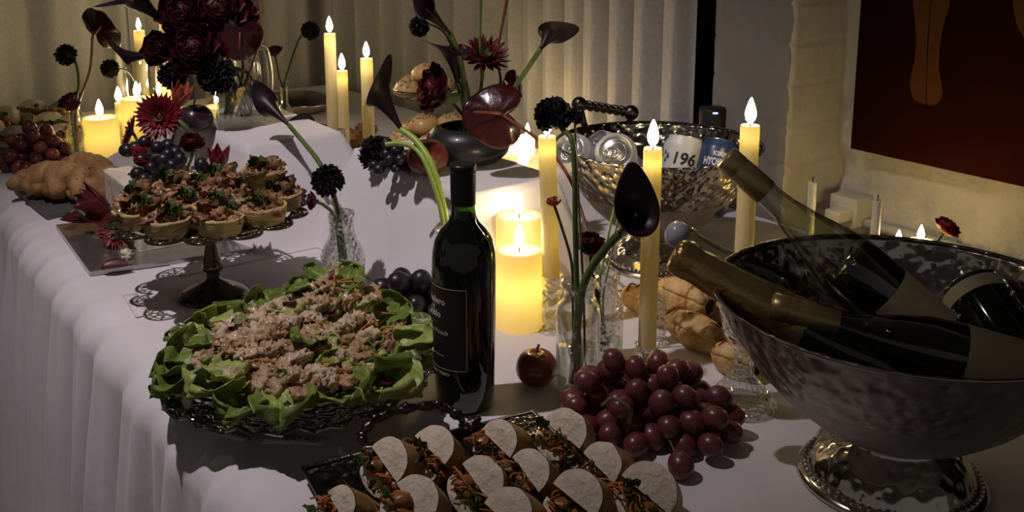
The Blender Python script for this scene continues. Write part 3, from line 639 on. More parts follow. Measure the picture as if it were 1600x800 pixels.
# cube vase on riser 1
vQ = P(370, 193, RH+.005); t = thing('cube_vase', 'clear square glass vase of water holding the dark red bouquet', 'vase', vQ, .5); m = MB(); W = .047; Hc = .095
def sq(m, w, z0, z1):
    vs = [V((sx*w, sy*w, z)) for z in (z0, z1) for sx, sy in ((-1, -1), (1, -1), (1, 1), (-1, 1))]; m.add(vs, [[i, (i+1) % 4, 4+(i+1) % 4, 4+i] for i in range(4)])
sq(m, W, 0, Hc); sq(m, W-.004, .008, Hc); m.add([V((sx*W, sy*W, 0)) for sx, sy in ((-1, -1), (1, -1), (1, 1), (-1, 1))], [[3, 2, 1, 0]])
m.add([V((sx*w_, sy*w_, Hc)) for w_ in (W, W-.004) for sx, sy in ((-1, -1), (1, -1), (1, 1), (-1, 1))], [[i, (i+1) % 4, 4+(i+1) % 4, 4+i] for i in range(4)]); m.build('glass_body', 'glass', t, smooth=False)
m = MB(); m.box((0, 0, .04), (W*2-.010, W*2-.010, .062)); m.build('water', 'water', t, smooth=False)
# glass pitchers
def pitcher(label, p, r, h, ang, name='glass_pitcher'):
    t = thing(name, label, 'pitcher', p, ang); m = MB(); k = h/.2
    pr = [(0, 0), (r*.72, 0), (r*.75, .004), (r*.92, .05*k), (r, .10*k), (r*.92, .15*k), (r*.86, .175*k), (r*.98, .197*k), (r*1.02, .2*k)]
    m.lathe(pr+[(a-.002, b) for a, b in pr[:0:-1] if b > .004]+[(0, .006)], 44); m.build('glass_body', 'glass', t)
    m = MB(); m.tube(spl([(r*.88, 0, .185*k), (r*1.35, 0, .185*k), (r*1.55, 0, .13*k), (r*1.3, 0, .07*k), (r*.93, 0, .06*k)], 20), .0065, 8); m.build('handle', 'glass_solid', t)
p = Q(240, 180, 2.80); p.z = T+.002; pitcher('wide clear glass pitcher among the pillar candles', p, .078, .195, radians(100))
p = Q(385, 180, 2.52); p.z = T+.004; pitcher('clear glass pitcher with looped handle behind the square vase', p, .045, .265, radians(-10))
# pedestal glass by the bucket
p = P(1157, 632, .004); t = thing('pedestal_glass', 'ribbed clear glass goblet with flared foot beside the big bucket', 'glass', p); m = MB()
m.lathe([(0, 0), (.0435, 0), (.044, .003), (.036, .012), (.022, .03), (.012, .042), (.010, .048), (.0135, .054), (.010, .060), (.0115, .072), (.024, .09), (.030, .12), (.031, .15), (.0295, .15), (.0285, .12), (.022, .093), (0, .078)], 80, wob=lambda r, z, a: (r*(1+.045*cos(20*a)*(.01 < z < .045)), z)); m.build('glass_body', 'glass_cut', t)
# black bowl
p = P(732, 252, RH+.005); bw = p; t = thing('bud_bowl', 'squat matt black bowl vase on the draped riser', 'bowl', p); m = MB()
m.lathe([(0, 0), (.040, 0), (.055, .006), (.067, .018), (.0715, .032), (.069, .046), (.058, .058), (.047, .062), (.044, .061), (.050, .055), (.06, .044), (.06, .02), (0, .008)], 56); m.build('bowl_body', 'black_ceramic', t)
# speaker with a blue light by the curtain
q = WV(1114, 168, 1.46); hh = q.z-T-.003; q.z = T+.003
t = thing('speaker', 'small black cylindrical speaker with a blue light beside the pier', 'speaker', q); m = MB(); m.lathe([(0, 0), (.024, 0), (.026, .003), (.026, hh-.004), (.024, hh), (0, hh)], 32); m.build('body', 'speaker_black', t)
m = MB(); m.box((0, 0, 0), (.010, .002, .003), .0005); o = m.build('power_light', 'blue_led', t); o.location = (.0, -.0262, hh-.006)
# ------------------------------------------------------------ fruit
def apple(label, p, r, mt, name='apple', squash=.9, tilt=(0, 0)):
    t = thing(name, label, 'fruit', p); m = MB(); n = 18; pr = []
    for i in range(n+1):
        a = pi*i/n; x = sin(a)*(1+.06*cos(a)); z = -cos(a)*squash
        if i > n*.72: z -= .30*(((i/n)-.72)/.28)**2
        if i < n*.2: z += .16*(1-(i/n)/.2)**2
        pr.append((max(x*r, 0), z*r))
    zm = min(b for a, b in pr); pr = [(a if a > r*.02 else 0, b-zm) for a, b in pr]
    m.lathe(pr, 36, wob=lambda rr, z, a: (rr*(1+.02*cos(5*a)+.015*sin(2*a)), z)); m.build('flesh', mt, t)
    zt = pr[-1][1]; m = MB(); m.tube(spl([(0, 0, zt), (.001, 0, zt+r*.3), (r*.12, 0, zt+r*.5)], 8), [.0011, .0016], 6); m.build('stalk', 'stalk', t)
apple('small shiny dark red apple beside the clear bottle vase', P(838, 597, .003), .0268, 'apple')
apple('large blushed red apple on the riser beside the black bowl', P(668, 271, RH+.004), .034, 'apple_blush', squash=.92)
apple('dark plum-coloured fruit on the riser beside the square vase', P(305, 204, RH+.004), .035, 'plum', name='plum', squash=.8)
UNIT = {}
def grape_mesh(mn):
    if mn not in UNIT:
        m = MB(); vs, fs = ICO[3]; m.add([V((v.x*(1+.0*v.z), v.y, v.z*1.16)) for v in vs], fs); o = m.build('grape', mn); UNIT[mn] = o.data; bpy.data.objects.remove(o)
    return UNIT[mn]
def grape(parent, c, r, mn, d):
    o = bpy.data.objects.new('grape', grape_mesh(mn)); COL.objects.link(o); o.parent = parent
    o.matrix_basis = Matrix.Translation(c) @ frame(d).to_4x4() @ Matrix.Diagonal((r, r, r, 1)); return o
def bunch(label, base, pts, r, mn, seed, stem=None, alt=None):
    # pts: world centres; relaxed apart so the grapes touch without merging
    rnd = random.Random(seed); t = thing('grape_bunch', label, 'grapes', base); P_ = [V(p) for p in pts]
    for it in range(60):
        for i in range(len(P_)):
            for j in range(i):
                d = P_[i]-P_[j]; l = d.length
                if l < 1.9*r: d = (d/l if l > 1e-6 else V((0, 0, 1)))*(1.9*r-l)*.5; P_[i] += d; P_[j] -= d
            P_[i].z = max(P_[i].z, base.z+r*1.0)
    cen = sum(P_, V())/len(P_)
    for p in P_:
        d = (p-cen)+V((rnd.uniform(-1, 1), rnd.uniform(-1, 1), rnd.uniform(-1, 1)))*.02
        grape(t, p-base, r*rnd.uniform(.92, 1.06), alt if alt and rnd.random() < .25 else mn, d)
    m = MB()
    for p in P_[::2]: m.tube(spl([cen, cen.lerp(p, .6)+V((0, 0, .002)), p], 6), .0011, 5)
    if stem: m.tube(spl(stem, 12), [.0022, .0016], 6)
    m.build('stems', 'grape_stem', t, world=True); return t
def heap(c, n, ru_, rv_, h, ang, r, seed):
    rnd = random.Random(seed); out = []
    for i in range(n):
        while True:
            x, y = rnd.uniform(-1, 1), rnd.uniform(-1, 1)
            if x*x+y*y < 1: break
        z = rnd.random()**1.1*h*(1-(x*x+y*y))+r
        out.append(c+V((x*ru_*cos(ang)-y*rv_*sin(ang), x*ru_*sin(ang)+y*rv_*cos(ang), z)))
    return out
c = P(1003, 672, .003)
pts = heap(c, 62, .082, .052, .085, -.35, .0135, 5)+[P(1064, 727, .017), P(1098, 655, .03), P(1105, 690, .02), P(1118, 645, .035)]
q0 = P(985, 640, .085); bunch('bunch of dusky red grapes beside the sandwich tray', c, pts, .0138, 'grape_red', 3, [q0+V((0, .01, -.02)), q0, q0+V((-.018, .005, .010)), q0+V((-.03, .0, .004))], 'grape_red')
c = P(644, 494, .003); pts = heap(c, 17, .038, .032, .055, .2, .0155, 8); bunch('bunch of glossy black grapes behind the wine bottle', c, pts, .0158, 'grape_black', 4)
c = P(62, 262, .001); pts = heap(c, 44, .06, .05, .105, .5, .0145, 9); bunch('pinkish red grape bunch in front of the far sandwich platter', c, pts, .0155, 'grape_red', 6, None, 'grape_rosy')
c = P(618, 268, RH+.004); pts = heap(c, 22, .03, .03, .05, .5, .008, 12); bunch('cluster of tiny black berries on the riser beside the apple', c, pts, .0088, 'grape_black', 7)
# ------------------------------------------------------------ salad
SCN = V((-.265, 1.178, T+.004)); SR = .172
t = thing('glass_platter', 'round scalloped dark glass platter under the chicken salad', 'platter', SCN)
m = MB()
def sc(r, z, a): k = max(0, (r-.10)/.07); return (r*(1+.022*k*cos(16*a)), z+.003*k*cos(32*a))
m.lathe([(0, .010), (.055, .008), (.06, 0), (.066, 0), (.066, .012), (.10, .018), (.14, .026), (.165, .034), (.172, .038), (.171, .041), (.16, .036), (.13, .029), (.09, .0215), (0, .020)], 128, wob=sc); m.build('dish', 'platter_glass', t)
def pile(x, y):              # height of the heap over the platter at offset x, y
    d = sqrt(x*x+y*y)/SR
    h = .034+.030*max(0, 1-d*d)+.050*exp(-((x-.035)**2+(y-.085)**2)/(.045**2))+.016*exp(-((x+.03)**2+(y-.03)**2)/.05**2)
    return h
def leaf(M, L, W, ruf, seed, mn, cup=.5, label=None, group=None, name='lettuce_leaf'):
    t = mthing(name, label, 'lettuce', M, group); m = MB(); rnd = random.Random(seed); ph = rnd.uniform(0, 6); bend = rnd.uniform(.3, 1.0)
    def fn(a, b):
        s = a*2-1; w = W*((.32+.68*sin(pi*.5*b/.6)) if b < .6 else sqrt(max(0, 1-((b-.6)/.4)**2))+.02); y = L*b
        e = abs(s)**2
        z = cup*W*s*s*.7+ruf*e*(sin(11*b+ph+2*s)+.45*sin(23*b+ph*2+4*s))-bend*L*.35*b*b+ruf*.5*sin(17*s+ph)*sstep(.6, 1, b)
        z += .0025*noise.noise(V((s*4+seed, b*6, 0)))+.0018*noise.noise(V((s*9+seed, b*14, 3)))
        return V((s*w+ruf*.4*e*sin(21*b+ph)*s, y, z))
    m.grid(fn, 18, 28); m.build('blade', mn, t, solid=.0012)
    m = MB(); m.tube([fn(.5, k/8*.8)+V((0, 0, .0006)) for k in range(9)], [.0035, .001], 6); m.build('rib', 'lettuce_pale', t)
    return t
GL = 'lettuce leaves of the chicken salad'
rnd = random.Random(11)
for i in range(18):          # outer ring
    a = 2*pi*i/18+rnd.uniform(-.12, .12); rr = SR*rnd.uniform(.56, .68)
    p = SCN+V((rr*cos(a), rr*sin(a), .038)); d = V((cos(a), sin(a), rnd.uniform(.35, .85)))
    x = V((-sin(a), cos(a), rnd.uniform(-.3, .3))).normalized(); y = d.normalized(); z = (-x).cross(y).normalized() if False else x.cross(y).normalized()
    if z.z < 0: x = -x; z = x.cross(y).normalized()
    x = y.cross(z)
    M = Matrix(((x.x, y.x, z.x, p.x), (x.y, y.y, z.y, p.y), (x.z, y.z, z.z, p.z), (0, 0, 0, 1)))
    leaf(M, rnd.uniform(.065, .088), rnd.uniform(.030, .042), rnd.uniform(.005, .008), i, 'lettuce' if i % 4 else 'lettuce_pale', .75, 'green lettuce leaf on the rim of the chicken salad platter', GL)
for i in range(26):          # among the meat
    while True:
        x0, y0 = rnd.uniform(-.13, .14), rnd.uniform(-.12, .13)
        if x0*x0+y0*y0 < .13**2: break
    a = rnd.uniform(0, 6.28); p = SCN+V((x0, y0, pile(x0, y0)+.004)); y = V((cos(a), sin(a), rnd.uniform(.2, .8))).normalized(); x = V((-sin(a), cos(a), 0)); z = x.cross(y)
    if z.z < 0: x = -x; z = x.cross(y)
    M = Matrix(((x.x, y.x, z.x, p.x), (x.y, y.y, z.y, p.y), (x.z, y.z, z.z, p.z), (0, 0, 0, 1)))
    leaf(M, rnd.uniform(.04, .06), rnd.uniform(.016, .024), .004, 50+i, 'lettuce_pale' if i % 3 == 0 else 'lettuce', .4, 'small green lettuce leaf tucked among the chicken pieces', 'small lettuce pieces in the salad')
# back-top leaf behind the mound
p = SCN+V((.03, .125, .075)); leaf(at(p, (0, -.6, .8)) @ Matrix.Rotation(-pi/2, 4, 'Z'), .06, .03, .006, 99, 'lettuce_pale', .4, 'pale frilly lettuce leaf standing at the top of the salad heap')
CH_M = []
for k in range(9):
    m = MB(); rr = random.Random(k)
    for q in range(rr.randint(4, 7)):
        m.blob((rr.uniform(-.012, .012), rr.uniform(-.009, .009), rr.uniform(-.004, .006)), (rr.uniform(.006, .012), rr.uniform(.005, .009), rr.uniform(.005, .008)), k*10+q, .75, 2.2, 3)
    o = m.build('chunk', ('chicken', 'chicken_brown', 'chicken_pale')[k % 3]); CH_M.append(o.data); bpy.data.objects.remove(o)
def piece(name, label, cat, me, M, group):
    o = bpy.data.objects.new(name, me); COL.objects.link(o); o.matrix_basis = M; return tag(o, label, cat, group)
rnd = random.Random(21); pos = []
for i in range(66):
    for tr in range(60):
        x0, y0 = rnd.gauss(.0, .08), rnd.gauss(.01, .07)
        if x0*x0+y0*y0 < .128**2 and all((x0-a)**2+(y0-b)**2 > .0165**2 for a, b in pos): break
    pos.append((x0, y0)); s = rnd.uniform(.95, 1.4)
    if (x0-.035)**2+(y0-.085)**2 < .04**2: s *= 1.25
    piece('chicken_piece', 'lumpy shredded chicken piece heaped on the lettuce salad', 'chicken', CH_M[i % 9], Matrix.Translation(SCN+V((x0, y0, pile(x0, y0)+.007))) @ Matrix.Rotation(rnd.uniform(0, 6.28), 4, 'Z') @ Matrix.Rotation(rnd.uniform(-.5, .5), 4, 'X') @ Matrix.Scale(s, 4), 'chicken pieces in the salad')
SH = []
for k in range(4):
    m = MB(); m.tube(spl([(-.016, 0, 0), (-.005, .004*(k-1), .003), (.006, -.003, .004), (.018, .004, .001)], 10), .0013, 5); o = m.build('shred', 'carrot'); SH.append(o.data); bpy.data.objects.remove(o)
for i in range(26):
    x0, y0 = rnd.uniform(-.12, .12), rnd.uniform(-.10, .11); 
    if x0*x0+y0*y0 > .14**2: continue
    piece('carrot_shred', 'thin orange carrot shred lying on the chicken salad', 'carrot', SH[i % 4], Matrix.Translation(SCN+V((x0, y0, pile(x0, y0)+.015))) @ Matrix.Rotation(rnd.uniform(0, 6.28), 4, 'Z'), 'carrot shreds on the salad')
m = MB(); m.grid(lambda a, b: V(((a-.5)*.018*(1-.4*b), (b-.5)*.034, .006*(a*2-1)**2-.01*b*b)), 6, 8); o = m.build('red', 'radicchio'); RAD = o.data; bpy.data.objects.remove(o)
for i in range(16):
    x0, y0 = rnd.uniform(-.12, .12), rnd.uniform(-.09, .11)
    piece('radicchio_leaf', 'dark red radicchio strip in the chicken salad', 'radicchio', RAD, Matrix.Translation(SCN+V((x0, y0, pile(x0, y0)+.013))) @ Matrix.Rotation(rnd.uniform(0, 6.28), 4, 'Z') @ Matrix.Rotation(rnd.uniform(-.6, .6), 4, 'Y'), 'radicchio strips in the salad')
m = MB(); m.blob((0, 0, 0), (.007, .013, .004), 2, .3, 2, 2); o = m.build('on', 'onion'); ON = o.data; bpy.data.objects.remove(o)
piece('onion_petal', 'pale onion petal at the salad platter rim', 'onion', ON, Matrix.Translation(P(293, 622, .05)) @ Matrix.Rotation(1.2, 4, 'X'), None)
# ------------------------------------------------------------ menu cards
def card(label, a, b, w, txt, size, xoff=0.0, h=.0045):
    # a to b: the card's long axis on the table
    x = (b-a); L = x.length; x.normalize(); z = V((0, 0, 1)); y = z.cross(x); c = (a+b)/2
    M = Matrix(((x.x, y.x, 0, c.x), (x.y, y.y, 0, c.y), (x.z, y.z, 1, c.z+h), (0, 0, 0, 1)))
    t = mthing('menu_card', label, 'card', M); m = MB(); m.grid(lambda p, q: V(((p-.5)*L, (q-.5)*w, .0015*sin(pi*p))), 8, 2); m.build('paper', 'paper', t, solid=.0006)
    m = MB(); vs, fs = textmesh(txt, size); m.add([V((p.x+xoff, p.y, .0015*sin(pi*(p.x+xoff+L/2)/L)+.0006)) for p in vs], fs); m.build('print', 'ink', t, smooth=False)
card('white menu card reading SALAD tucked under the front of the salad platter', P(413, 692), P(510, 696), .020, 'SALAD', .0135, .008)
card('white menu card slipped under the salad platter, mostly hidden', P(322, 676), P(388, 690), .018, 'CHICKEN', .010, .012)
card('small upright-printed menu card on the cloth beside the footed tart stand', P(203, 464), P(224, 498), .022, 'CAESAR', .0095)
# ------------------------------------------------------------ sandwich tray
TL, TT = P(474, 737, .016), P(832, 648, .016); TX = (TT-TL); TW = TX.length; TX.normalize(); TY = V((TX.y, -TX.x, 0)); TLN = .43
TO = TL; TZ = T+.004
def tp(a, b, h=0.0): return TO+TX*(a*TW)+TY*(b*TLN)+V((0, 0, TZ+h-TO.z))
t = thing('serving_tray', 'dark embossed metal tray with a twig handle under the baguette sandwiches', 'tray', tp(.5, .5)); m = MB()
def trayz(a, b): e = min(a*TW, (1-a)*TW, b*TLN, (1-b)*TLN); return .004+.011*sstep(.040, .028, e)+(.0022*noise.noise(V((a*26, b*38, 1)))+.0012*noise.noise(V((a*60, b*90, 4))))*sstep(.036, .028, e)*sstep(.0, .004, e)
m.grid(lambda a, b: tp(a, b, trayz(a, b)), 120, 170)
m.grid(lambda a, b: tp(1-a, b, max(0, trayz(1-a, b)-.006)), 60, 80); m.build('tray_body', 'tray_dark', t, world=True)
rim = [tp(.0, .0, .016), tp(.5, 0, .016), tp(1, 0, .016), tp(1, .5, .016), tp(1, 1, .016), tp(.5, 1, .016), tp(0, 1, .016), tp(0, .5, .016), tp(0, 0, .016)]
m = MB(); m.tube(rim, .0026, 8); m.build('rim', 'pewter_dark', t, world=True)
h0, h1 = Q(566, 700, 1.06), P(722, 660, .025)
m = MB(); hp = spl([tp(.27, .02, .018), P(566, 683, .035), P(590, 654, .048), P(640, 638, .05), P(685, 635, .045), P(712, 648, .035), tp(.70, .015, .018)], 50)
m.tube(hp, [.0048+.0012*sin(i*1.1)+.0008*sin(i*2.7) for i in range(51)], 10)
for i in (8, 16, 24, 33, 42): m.blob(hp[i]+V((0, 0, .004)), (.006, .005, .004), i, .5, 2, 2)
m.build('twig_handle', 'pewter_dark', t, world=True)
m = MB(); m.M = at(tp(.70, .015, .024)); m.blob((0, 0, 0), (.013, .011, .008), 5, .5, 2, 3); m.build('handle_mount', 'pewter_dark', t, world=True); m = MB(); m.M = at(tp(.27, .02, .022)); m.blob((0, 0, 0), (.012, .010, .007), 6, .5, 2, 3); m.build('handle_mount', 'pewter_dark', t, world=True)
def slab(m, f, e1, e2, n, r, hgt, L, up, zmin, seed, rough=.0):
    # half-round bread: cut face at f facing n, domed toward e2*up, length L away from the face
    K = 18; prof = []
    for k in range(K+1):
        a = pi*k/K; prof.append((cos(a)*r*(1+.05*noise.noise(V((a*2, seed, 1)))), (sin(a)**.8)*hgt*(1+.06*noise.noise(V((a*2, seed, 5))))))
    rings = []; N = 7
    for j in range(N+1):
        q = j/N; s = 1 if q < .5 else sqrt(max(0, 1-((q-.5)/.5)**2*.75)); rings.append([f+e1*(x*s)+e2*(up*y*s)-n*(L*q) for x, y in prof])
    return rings
def sandwich(label, face, n, e2, r, hgt, L, zmin, seed, group, lower=True, fill=1.0):
    rnd = random.Random(seed); n = V(n).normalized(); e2 = V(e2); e2 = (e2-n*e2.dot(n)).normalized(); e1 = e2.cross(n)
    t = thing('baguette_sandwich', label, 'sandwich', V((face.x, face.y, zmin)), 0, group)
    def cl(p): return V((p.x, p.y, max(p.z, zmin+.0008)))
    for nm, up, hg, off in (('top_bread', 1, hgt, 0.0),) + ((('bottom_bread', -1, hgt*.62, -.013),) if lower else ()):
        f = face+e2*off-(n*.004 if up < 0 else n*0)
        rings = slab(None, f, e1, e2, n, r, hg, L, up, zmin, seed+up); W_ = len(rings[0]); m = MB()
        vs = [cl(p) for rg in rings for p in rg]; fs = []
        for j in range(len(rings)-1):
            for i in range(W_-1): a = j*W_+i; fs.append([a, a+1, a+W_+1, a+W_] if up > 0 else [a+W_, a+W_+1, a+1, a])
            fs.append([j*W_+W_-1, j*W_, (j+1)*W_, (j+1)*W_+W_-1])
        fs.append([(len(rings)-1)*W_+i for i in range(W_)])
        m.add(vs, fs); br = m.build(nm, 'crust', t, world=True)
        m = MB(); bul = []; rg = rings[0]; cen = sum(rg, V())/W_+n*.003
        N2 = 6; vs = []; fs = []
        for k in range(N2+1):
            s = 1-k/N2*.999
            for i, p in enumerate(rg): q = cen+(p-cen)*s*.985+n*(.0012+.0014*(1-s)+.0012*noise.noise(p*180)*(k > 0)); vs.append(cl(q))
        for k in range(N2):
            for i in range(W_): a = k*W_+i; b = k*W_+(i+1) % W_; fs.append([a, b, b+W_, a+W_] if up > 0 else [a+W_, b+W_, b, a])
        m.add(vs, fs); m.build('crumb_face', 'crumb', br, world=True)
    # filling
    m = MB()
    for k in range(int(5*fill)+2): m.blob(cl(face+e1*rnd.uniform(-r*.8, r*.8)+e2*rnd.uniform(-.016, -.004)+n*rnd.uniform(-.03, .006)), (rnd.uniform(.007, .013), rnd.uniform(.006, .010), rnd.uniform(.005, .008)), seed+k, .6, 2.5, 2)
    m.build('glazed_filling', 'meat_glaze', t, world=True)
    m = MB()
    for k in range(int(16*fill)):
        a = face+e1*rnd.uniform(-r*.9, r*.9)+e2*rnd.uniform(-.018, -.002)+n*rnd.uniform(-.01, .012); d = V((rnd.uniform(-1, 1), rnd.uniform(-1, 1), rnd.uniform(-.4, .5)))*.011
        m.tube([cl(q) for q in spl([a-d, a+V((rnd.uniform(-.006, .006), rnd.uniform(-.004, .004), .003)), a+d], 6)], .0011, 5)
    m.build('carrot_shreds', 'carrot', t, world=True)
    m = MB()
    for k in range(int(8*fill)):
        a = face+e1*rnd.uniform(-r*.9, r*.9)+e2*rnd.uniform(-.014, -.001)+n*rnd.uniform(0, .012); d = (n*rnd.uniform(.3, 1)+e1*rnd.uniform(-1, 1)-e2*rnd.uniform(-.2, .8)).normalized()
        m.M = at(cl(a), d, up=n) @ Matrix.Rotation(pi/2, 4, 'X'); m.petal(Matrix(), rnd.uniform(.012, .02), rnd.uniform(.005, .008), .3, .6, 5, 4, ruf=.002, ph=k)
    m.build('herb_leaves', 'herb', t, world=True)
    return t
GS = 'baguette sandwiches on the near tray'
NF = (-.42, -.60, .68); E2 = (.70, .42, .45)
SW = [(613, 716, 1.03, 37), (683, 694, 1.07, 36), (786, 684, 1.085, 34), (888, 668, 1.09, 37), (758, 748, .995, 37), (834, 733, 1.02, 34), (655, 779, .955, 38), (908, 772, .97, 39), (947, 722, 1.035, 35), (1018, 762, .985, 42), (800, 803, .935, 40), (540, 786, .955, 30), (700, 862, .87, 36), (905, 860, .885, 36), (1040, 850, .90, 38)]
SWL = {0: 'cut baguette sandwich with carrot at the foot of the twig handle', 3: 'upright baguette sandwich between the crumpled foil and the red grapes', 9: 'widest cut baguette sandwich, at the tray edge past the red grapes', 11: 'small baguette sandwich spilling carrot at the embossed tray corner', 2: 'cut baguette sandwich beside the crumpled foil'}
rnd = random.Random(4)
for i, (px, py, Y, rp) in enumerate(SW):
    f = P(px, py, .046 if i != 11 else .03); r = rp/1600*1.14
    n = V(NF)+V((rnd.uniform(-.14, .14), rnd.uniform(-.1, .1), rnd.uniform(-.1, .1))); e = V(E2)+V((rnd.uniform(-.2, .2), rnd.uniform(-.2, .2), rnd.uniform(-.2, .2)))
    sandwich(SWL.get(i, 'cut baguette sandwich with shredded carrot and herbs on the dark metal tray'), f-e.normalized()*.010, n, e, r, r*1.08, .058, TZ+.006, 30+i, GS)
# foil-wrapped end at the top corner of the tray
t = thing('foil_sheet', 'crumpled silver foil at the corner of the sandwich tray', 'foil', P(822, 662, .03)); m = MB()
m.grid(lambda a, b: P(798+52*a-6*b, 652+20*b-2*a, .030+.006*noise.noise(V((a*7, b*7, 2)))+.004*noise.noise(V((a*17, b*17, 5)))), 20, 14); m.build('sheet', 'silver_plain', t, world=True)
# ------------------------------------------------------------ tart stand
CSP = P(335, 462, .003); PZ = .132
t = thing('cake_stand', 'bronze-footed glass cake stand with a lacy rim carrying the tarts', 'cake stand', CSP)
m = MB(); m.lathe([(0, 0), (.053, 0), (.055, .002), (.054, .005), (.045, .011), (.026, .020), (.012, .027), (.009, .031)], 48); m.build('foot', 'bronze', t)
m = MB(); m.lathe([(.009, .031), (.0105, .034), (.009, .038), (.0155, .044), (.0165, .050), (.012, .066), (.0075, .090), (.0068, .105), (.0085, .120), (.022, PZ-.006), (.024, PZ-.003), (0, PZ-.003)], 32); m.build('stem', 'bronze', t)
m = MB(); RP = .150
m.lathe([(0, PZ-.003), (.1135, PZ-.002), (.1145, PZ), (.1135, PZ+.001), (0, PZ)], 64); o = m.build('plate', 'bronze', t)
m = MB(); NSC = 14
for i in range(NSC):         # pierced scallops: outer arcs, rings and petals with gaps between them
    a = 2*pi*i/NSC; c = V((.124*cos(a), .124*sin(a), PZ)); w_ = .0275
    m.tube([c+V((w_*cos(a+b)*.95, w_*sin(a+b)*.95, .002)) for b in [(-1.75+3.5*k/14) for k in range(15)]], .0026, 6)
    for b in (-1.15, -.4, .4, 1.15):
        q = c+V((.0145*cos(a+b), .0145*sin(a+b), .001)); m.tube([q+V((.0052*cos(k*pi/5), .0052*sin(k*pi/5), 0)) for k in range(11)], .0014, 5)
    for b in (-1.5, -.78, 0, .78, 1.5): m.tube([c+V((.002*cos(a+b), .002*sin(a+b), 0)), c+V((.026*cos(a+b), .026*sin(a+b), .0015))], .0016, 5)
m.build('lace_rim', 'bronze', t)
TART = []
for k in range(4):
    rr = random.Random(k+40); m = MB()
    m.lathe([(0, .001), (.027, 0), (.029, .002), (.0315, .012), (.0335, .022), (.034, .026), (.031, .0265), (.029, .018), (0, .014)], 36, wob=lambda r, z, a: (r*(1+.03*noise.noise(V((cos(a)*2, sin(a)*2+k, z*150)))), z+(.003*noise.noise(V((cos(a)*3, sin(a)*3, k))) if z > .015 else 0)))
    shell = m
    m2 = MB()
    for q in range(22):
        a = rr.uniform(0, 6.28); d = rr.uniform(0, .029); m2.cur = 1 if q % 5 == 0 else 0
        m2.blob((d*cos(a), d*sin(a), .020+rr.uniform(0, .016)*(1-d/.045)), (rr.uniform(.008, .013), rr.uniform(.007, .012), rr.uniform(.005, .009)), k*20+q, .95, 2.6, 3)
    for q in range(5):
        a = rr.uniform(0, 6.28); d = rr.uniform(0, .02); m2.cur = 0
        m2.M = at(V((d*cos(a), d*sin(a), .030)), (cos(a), sin(a), .9)) @ Matrix.Rotation(pi/2, 4, 'X'); m2.petal(Matrix(), .026, .012, .6, .8, 5, 4, ruf=.005, ph=q); m2.M = Matrix()
    m3 = MB(); ha = rr.uniform(0, 6.28); hc = V((.012*cos(ha), .012*sin(ha), .036))
    for q in range(44):
        d = V((rr.gauss(0, 1), rr.gauss(0, 1), abs(rr.gauss(0, .8)))).normalized(); m3.M = at(hc+d*rr.uniform(.002, .009), d) @ Matrix.Rotation(pi/2, 4, 'X'); m3.petal(Matrix(), rr.uniform(.008, .013), rr.uniform(.0035, .0055), .3, .8, 3, 2, ruf=.001, ph=q)
    TART.append((shell, m2, m3))
TARTP = []
for i in range(9): a = 2*pi*i/9+.25; TARTP.append((.108*cos(a), .108*sin(a), .002, a))
for i in range(4): a = 2*pi*i/4+.5; TARTP.append((.044*cos(a), .044*sin(a), .002, a+1))
for x, y in ((.075, .045),): TARTP.append((x, y, .034, x*40))
protos = []
for i, (x, y, z, a) in enumerate(TARTP):
    lb = 'puff pastry tart heaped with pulled meat and herbs on the cake stand' if z < .01 else 'meat-topped puff tart piled on top of the others on the stand'
    if i < 4:
        s_, m2, m3 = TART[i]; t = thing('meat_tart', lb, 'tart', CSP+V((x, y, PZ+z)), a, 'puff tarts on the cake stand'); s_.build('pastry_shell', 'pastry', t); m2.build('meat_topping', ['pulled_meat', 'meat_pink'], t); m3.build('herb_sprig', 'herb', t); protos.append(t)
    else:
        t = copy_tree(protos[i % 4]); t.location = CSP+V((x, y, PZ+z)); t.rotation_euler = (R(-.06, .06), R(-.06, .06), a*2.3); t['label'] = lb
# ------------------------------------------------------------ board and cake
b1, b2, b3 = P(141, 436), P(414, 396), P(88, 361); b4 = b2+(b3-b1)
t = thing('cake_board', 'silvery rectangular cake board under the floral cake', 'board', b1.lerp(b4, .5)+V((0, 0, .004))); m = MB(); h_ = V((0, 0, .005)); g_ = V((0, 0, .0125))
m.add([b1+h_, b2+h_, b4+h_, b3+h_, b1+g_, b2+g_, b4+g_, b3+g_], [[0, 3, 2, 1], [4, 5, 6, 7], [0, 1, 5, 4], [1, 2, 6, 5], [2, 3, 7, 6], [3, 0, 4, 7]]); m.build('board_body', 'board_silver', t, smooth=False, world=True)
cu0, cu1, cv0, cv1, cz0, cz1 = 1.735, 1.935, .468, .615, .013, .118
t = thing('frosted_cake', 'cream frosted block cake with grapes and flowers on top', 'cake', UV((cu0+cu1)/2, (cv0+cv1)/2, cz0)); m = MB()
def cake(a, b):              # rounded box with swiped frosting
    k = a*4; i = int(k) % 4; f = k-int(k)
    cs = [(cu0, cv0), (cu1, cv0), (cu1, cv1), (cu0, cv1)]; p0 = cs[i]; p1 = cs[(i+1) % 4]; u = p0[0]+(p1[0]-p0[0])*f; v = p0[1]+(p1[1]-p0[1])*f
    cu, cv = (cu0+cu1)/2, (cv0+cv1)/2
    if b < .7: z = cz0+(cz1-cz0)*b/.7; s = 1+.02*noise.noise(V((u*30, v*30, z*8)))+.018*noise.noise(V((u*90, v*90, z*3))); 
    else: s = 1-(b-.7)/.3; z = cz1+.004*noise.noise(V((u*40, v*40, s*5)))+.005*(1 if .6 < s < .98 else 0)*noise.noise(V((u*70, v*70, 1)))
    return UV(cu+(u-cu)*s, cv+(v-cv)*s, z)
m.grid(cake, 96, 30, closeu=True); m.build('frosting', 'frosting', t, world=True)
m = MB(); rr = random.Random(3)
